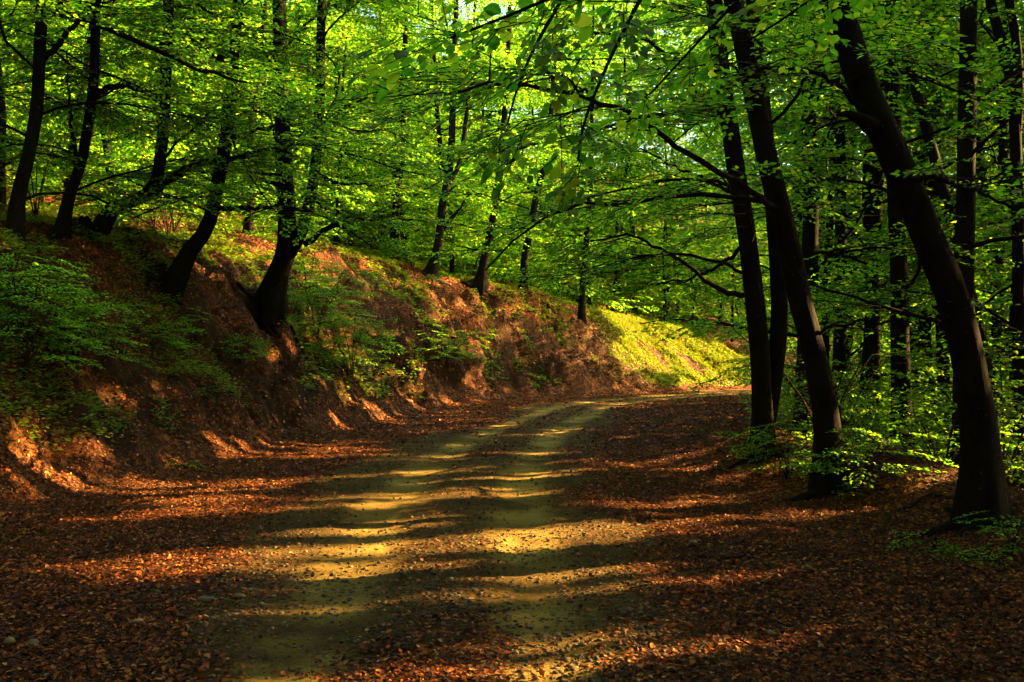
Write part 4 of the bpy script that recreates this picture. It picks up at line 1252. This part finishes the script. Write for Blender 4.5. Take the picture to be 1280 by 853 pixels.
def gravel():
    rng = np.random.default_rng(34)
    proto = [stone_geo(rng, (0, 0, 0), 1.0, rng.uniform(.4, .7)) for _ in range(1)]
    import bmesh
    bm = bmesh.new(); bmesh.ops.create_icosphere(bm, subdivisions=1, radius=1.0)
    V0 = np.array([v.co[:] for v in bm.verts]); F0 = np.array([[v.index for v in f.verts] for f in bm.faces]); bm.free()
    n = 190000
    x, y = cam_scatter(n, 4.0, 26, rng, 1.0)
    s, t = road_st(x, y)
    pat = fbm(x * .6, y * .6, 95, 3)
    m = (np.abs(s) < 5.2) & (rng.random(n) < np.clip((pat - .30) * 2.2, 0.04, .8) * np.where(np.abs(np.abs(s + .05) - .68) < .35, .45, .7))
    x, y = x[m], y[m]; z = exact_z(x, y)
    r = .005 + .019 * rng.random(len(x)) ** 3.2 + .012 * (rng.random(len(x)) < .02) * (np.abs(s[m]) > 1.2)
    V = V0[None] * (1 + rng.uniform(-.28, .28, (len(x), len(V0), 1)))
    V = V * np.stack([np.ones(len(x)), rng.uniform(.6, 1, len(x)), rng.uniform(.35, .7, len(x))], 1)[:, None, :] * r[:, None, None]
    a = rng.uniform(0, 6.28, len(x)); ca, sa = np.cos(a)[:, None], np.sin(a)[:, None]
    V = np.stack([V[..., 0] * ca - V[..., 1] * sa, V[..., 0] * sa + V[..., 1] * ca, V[..., 2]], -1)
    V = V + np.stack([x, y, z + r * .02], 1)[:, None, :]
    Q = F0[None] + (np.arange(len(x)) * len(V0))[:, None, None]
    o = obj("gravel", quads_mesh("gravel", V.reshape(-1, 3), Q.reshape(-1, 3), [M_STONE])); tag(o, "small grey brown gravel among the leaves on the road", "gravel", kind="stuff")
gravel()

STN = [
 (262, 752, .115, .35, "flat pale stone on the leaf littered left verge, nearest the left rut"),
 (300, 746, .09, .35, "low brownish flat stone just behind the flat pale one"),
 (172, 782, .075, .6, "upright pale stone standing alone among the pebbles of the left verge"),
 (42, 808, .085, .65, "pointed pale stone in the lower left corner, right one of two"),
 (12, 806, .075, .8, "grey stone at the picture's left edge, left one of two"),
 (60, 845, .07, .4, "flat grey stone at the bottom border below the two corner stones"),
 (866, 682, .085, .6, "rounded tan stone on the right verge under the long sun streak"),
 (1008, 711, .09, .4, "flat tan stone on the dark right verge"),
 (962, 796, .075, .55, "buff stone near the bottom border right of the road"),
 (1108, 768, .055, .4, "small light stone in the darkest part of the right verge"),
 (542, 516, .12, .4, "whitish stone at the toe of the bank near the bend"),
]
for i, (px, py, r, fl, lab) in enumerate(STN):
    g = ground_hit(px, py)
    z = float(exact_z(np.array([g[0]]), np.array([g[1]]))[0])
    r *= .62; V, Fc = stone_geo(np.random.default_rng(60 + i), (0, 0, 0), r, fl)
    o = obj("stone", quads_mesh("stone", V, Fc, [M_STONE], smooth=False), None, (float(g[0]), float(g[1]), z + r * fl * .2)); tag(o, lab, "stone")

STK = [
 ([(872, 697), (895, 700), (925, 697), (942, 686)], 5, "curved thin twig lying across a sun streak on the right verge"),
 ([(785, 733), (800, 730), (818, 732)], 5, "short pale stick on the road's right side"),
 ([(1130, 640), (1160, 622), (1185, 625), (1200, 632)], 6, "bent dead branch on the leaf mound left of the thick black trunk"),
 ([(1100, 668), (1120, 640), (1150, 630)], 4, "thin dead stick leaning up the leaf mound by the thick black trunk"),
 ([(865, 547), (873, 545), (880, 549)], 5, "short stick on the road's right edge before the twin beech"),
]
for i, (pix, w_, lab) in enumerate(STK):
    G = [ground_hit(px, py) for px, py in pix]
    P = np.array([[g[0], g[1], g[2] + .015] for g in G]); base = P[0].copy(); P = smooth_path(P, 12)
    P[:, 2] = np.maximum(P[:, 2], exact_z(P[:, 0], P[:, 1]) + .012)
    V, Q = tube(P - base, .5 * w_ / F * base[1] * (1 - .6 * np.linspace(0, 1, 12)), 6, .1, i)
    o = obj("fallen_twig", quads_mesh("fallen_twig", V, Q, [M_TWIG], smooth=True), None, base); tag(o, lab, "twig")
EXPOSURE = 3.9

# ------------------------------------------------------------------ light, sky, camera
w = bpy.data.worlds.new("World"); scene.world = w; w.use_nodes = True
nt = w.node_tree; nt.nodes.clear()
sky = nt.nodes.new("ShaderNodeTexSky"); sky.sky_type = 'NISHITA'; sky.sun_disc = False
sky.sun_elevation = SUN_EL; sky.sun_rotation = SUN_AZ      # rotation is clockwise from +Y
sky.air_density = 1.0; sky.dust_density = 2.5; sky.ozone_density = 1.0
bg = nt.nodes.new("ShaderNodeBackground"); bg.inputs[1].default_value = 0.08
out = nt.nodes.new("ShaderNodeOutputWorld")
nt.links.new(sky.outputs[0], bg.inputs[0]); nt.links.new(bg.outputs[0], out.inputs[0])

sun = bpy.data.lights.new("sun", 'SUN'); sun.energy = 5.0; sun.angle = math.radians(0.36); sun.color = (1.0, 0.67, 0.27)
so = bpy.data.objects.new("sun", sun); COL.objects.link(so)
from mathutils import Vector
dv = Vector((U[0] * math.cos(SUN_EL), U[1] * math.cos(SUN_EL), math.sin(SUN_EL)))
so.rotation_euler = (-dv).to_track_quat('-Z', 'Y').to_euler(); so.location = (30, 10, 30)

cam = bpy.data.cameras.new("camera"); cam.lens = 35; cam.sensor_width = 36; cam.clip_end = 500; cam.clip_start = 0.05
co = bpy.data.objects.new("camera", cam); COL.objects.link(co)
co.location = (0, 0, CAM_H)
co.rotation_euler = (math.radians(90) + math.atan((HZ - 426.5) / F), 0, 0)
scene.camera = co

vs = scene.view_settings
vs.view_transform = 'Standard'; vs.look = 'None'; vs.gamma = 1; vs.use_curve_mapping = False
vs.exposure = EXPOSURE
scene.render.engine = 'CYCLES'
cy = scene.cycles
cy.max_bounces = 6; cy.diffuse_bounces = 4; cy.glossy_bounces = 2; cy.transmission_bounces = 4; cy.transparent_max_bounces = 4
cy.sample_clamp_indirect = 6.0
cy.use_denoising = True
cy.use_adaptive_sampling = True; cy.adaptive_threshold = 0.02
scene.render.use_persistent_data = False
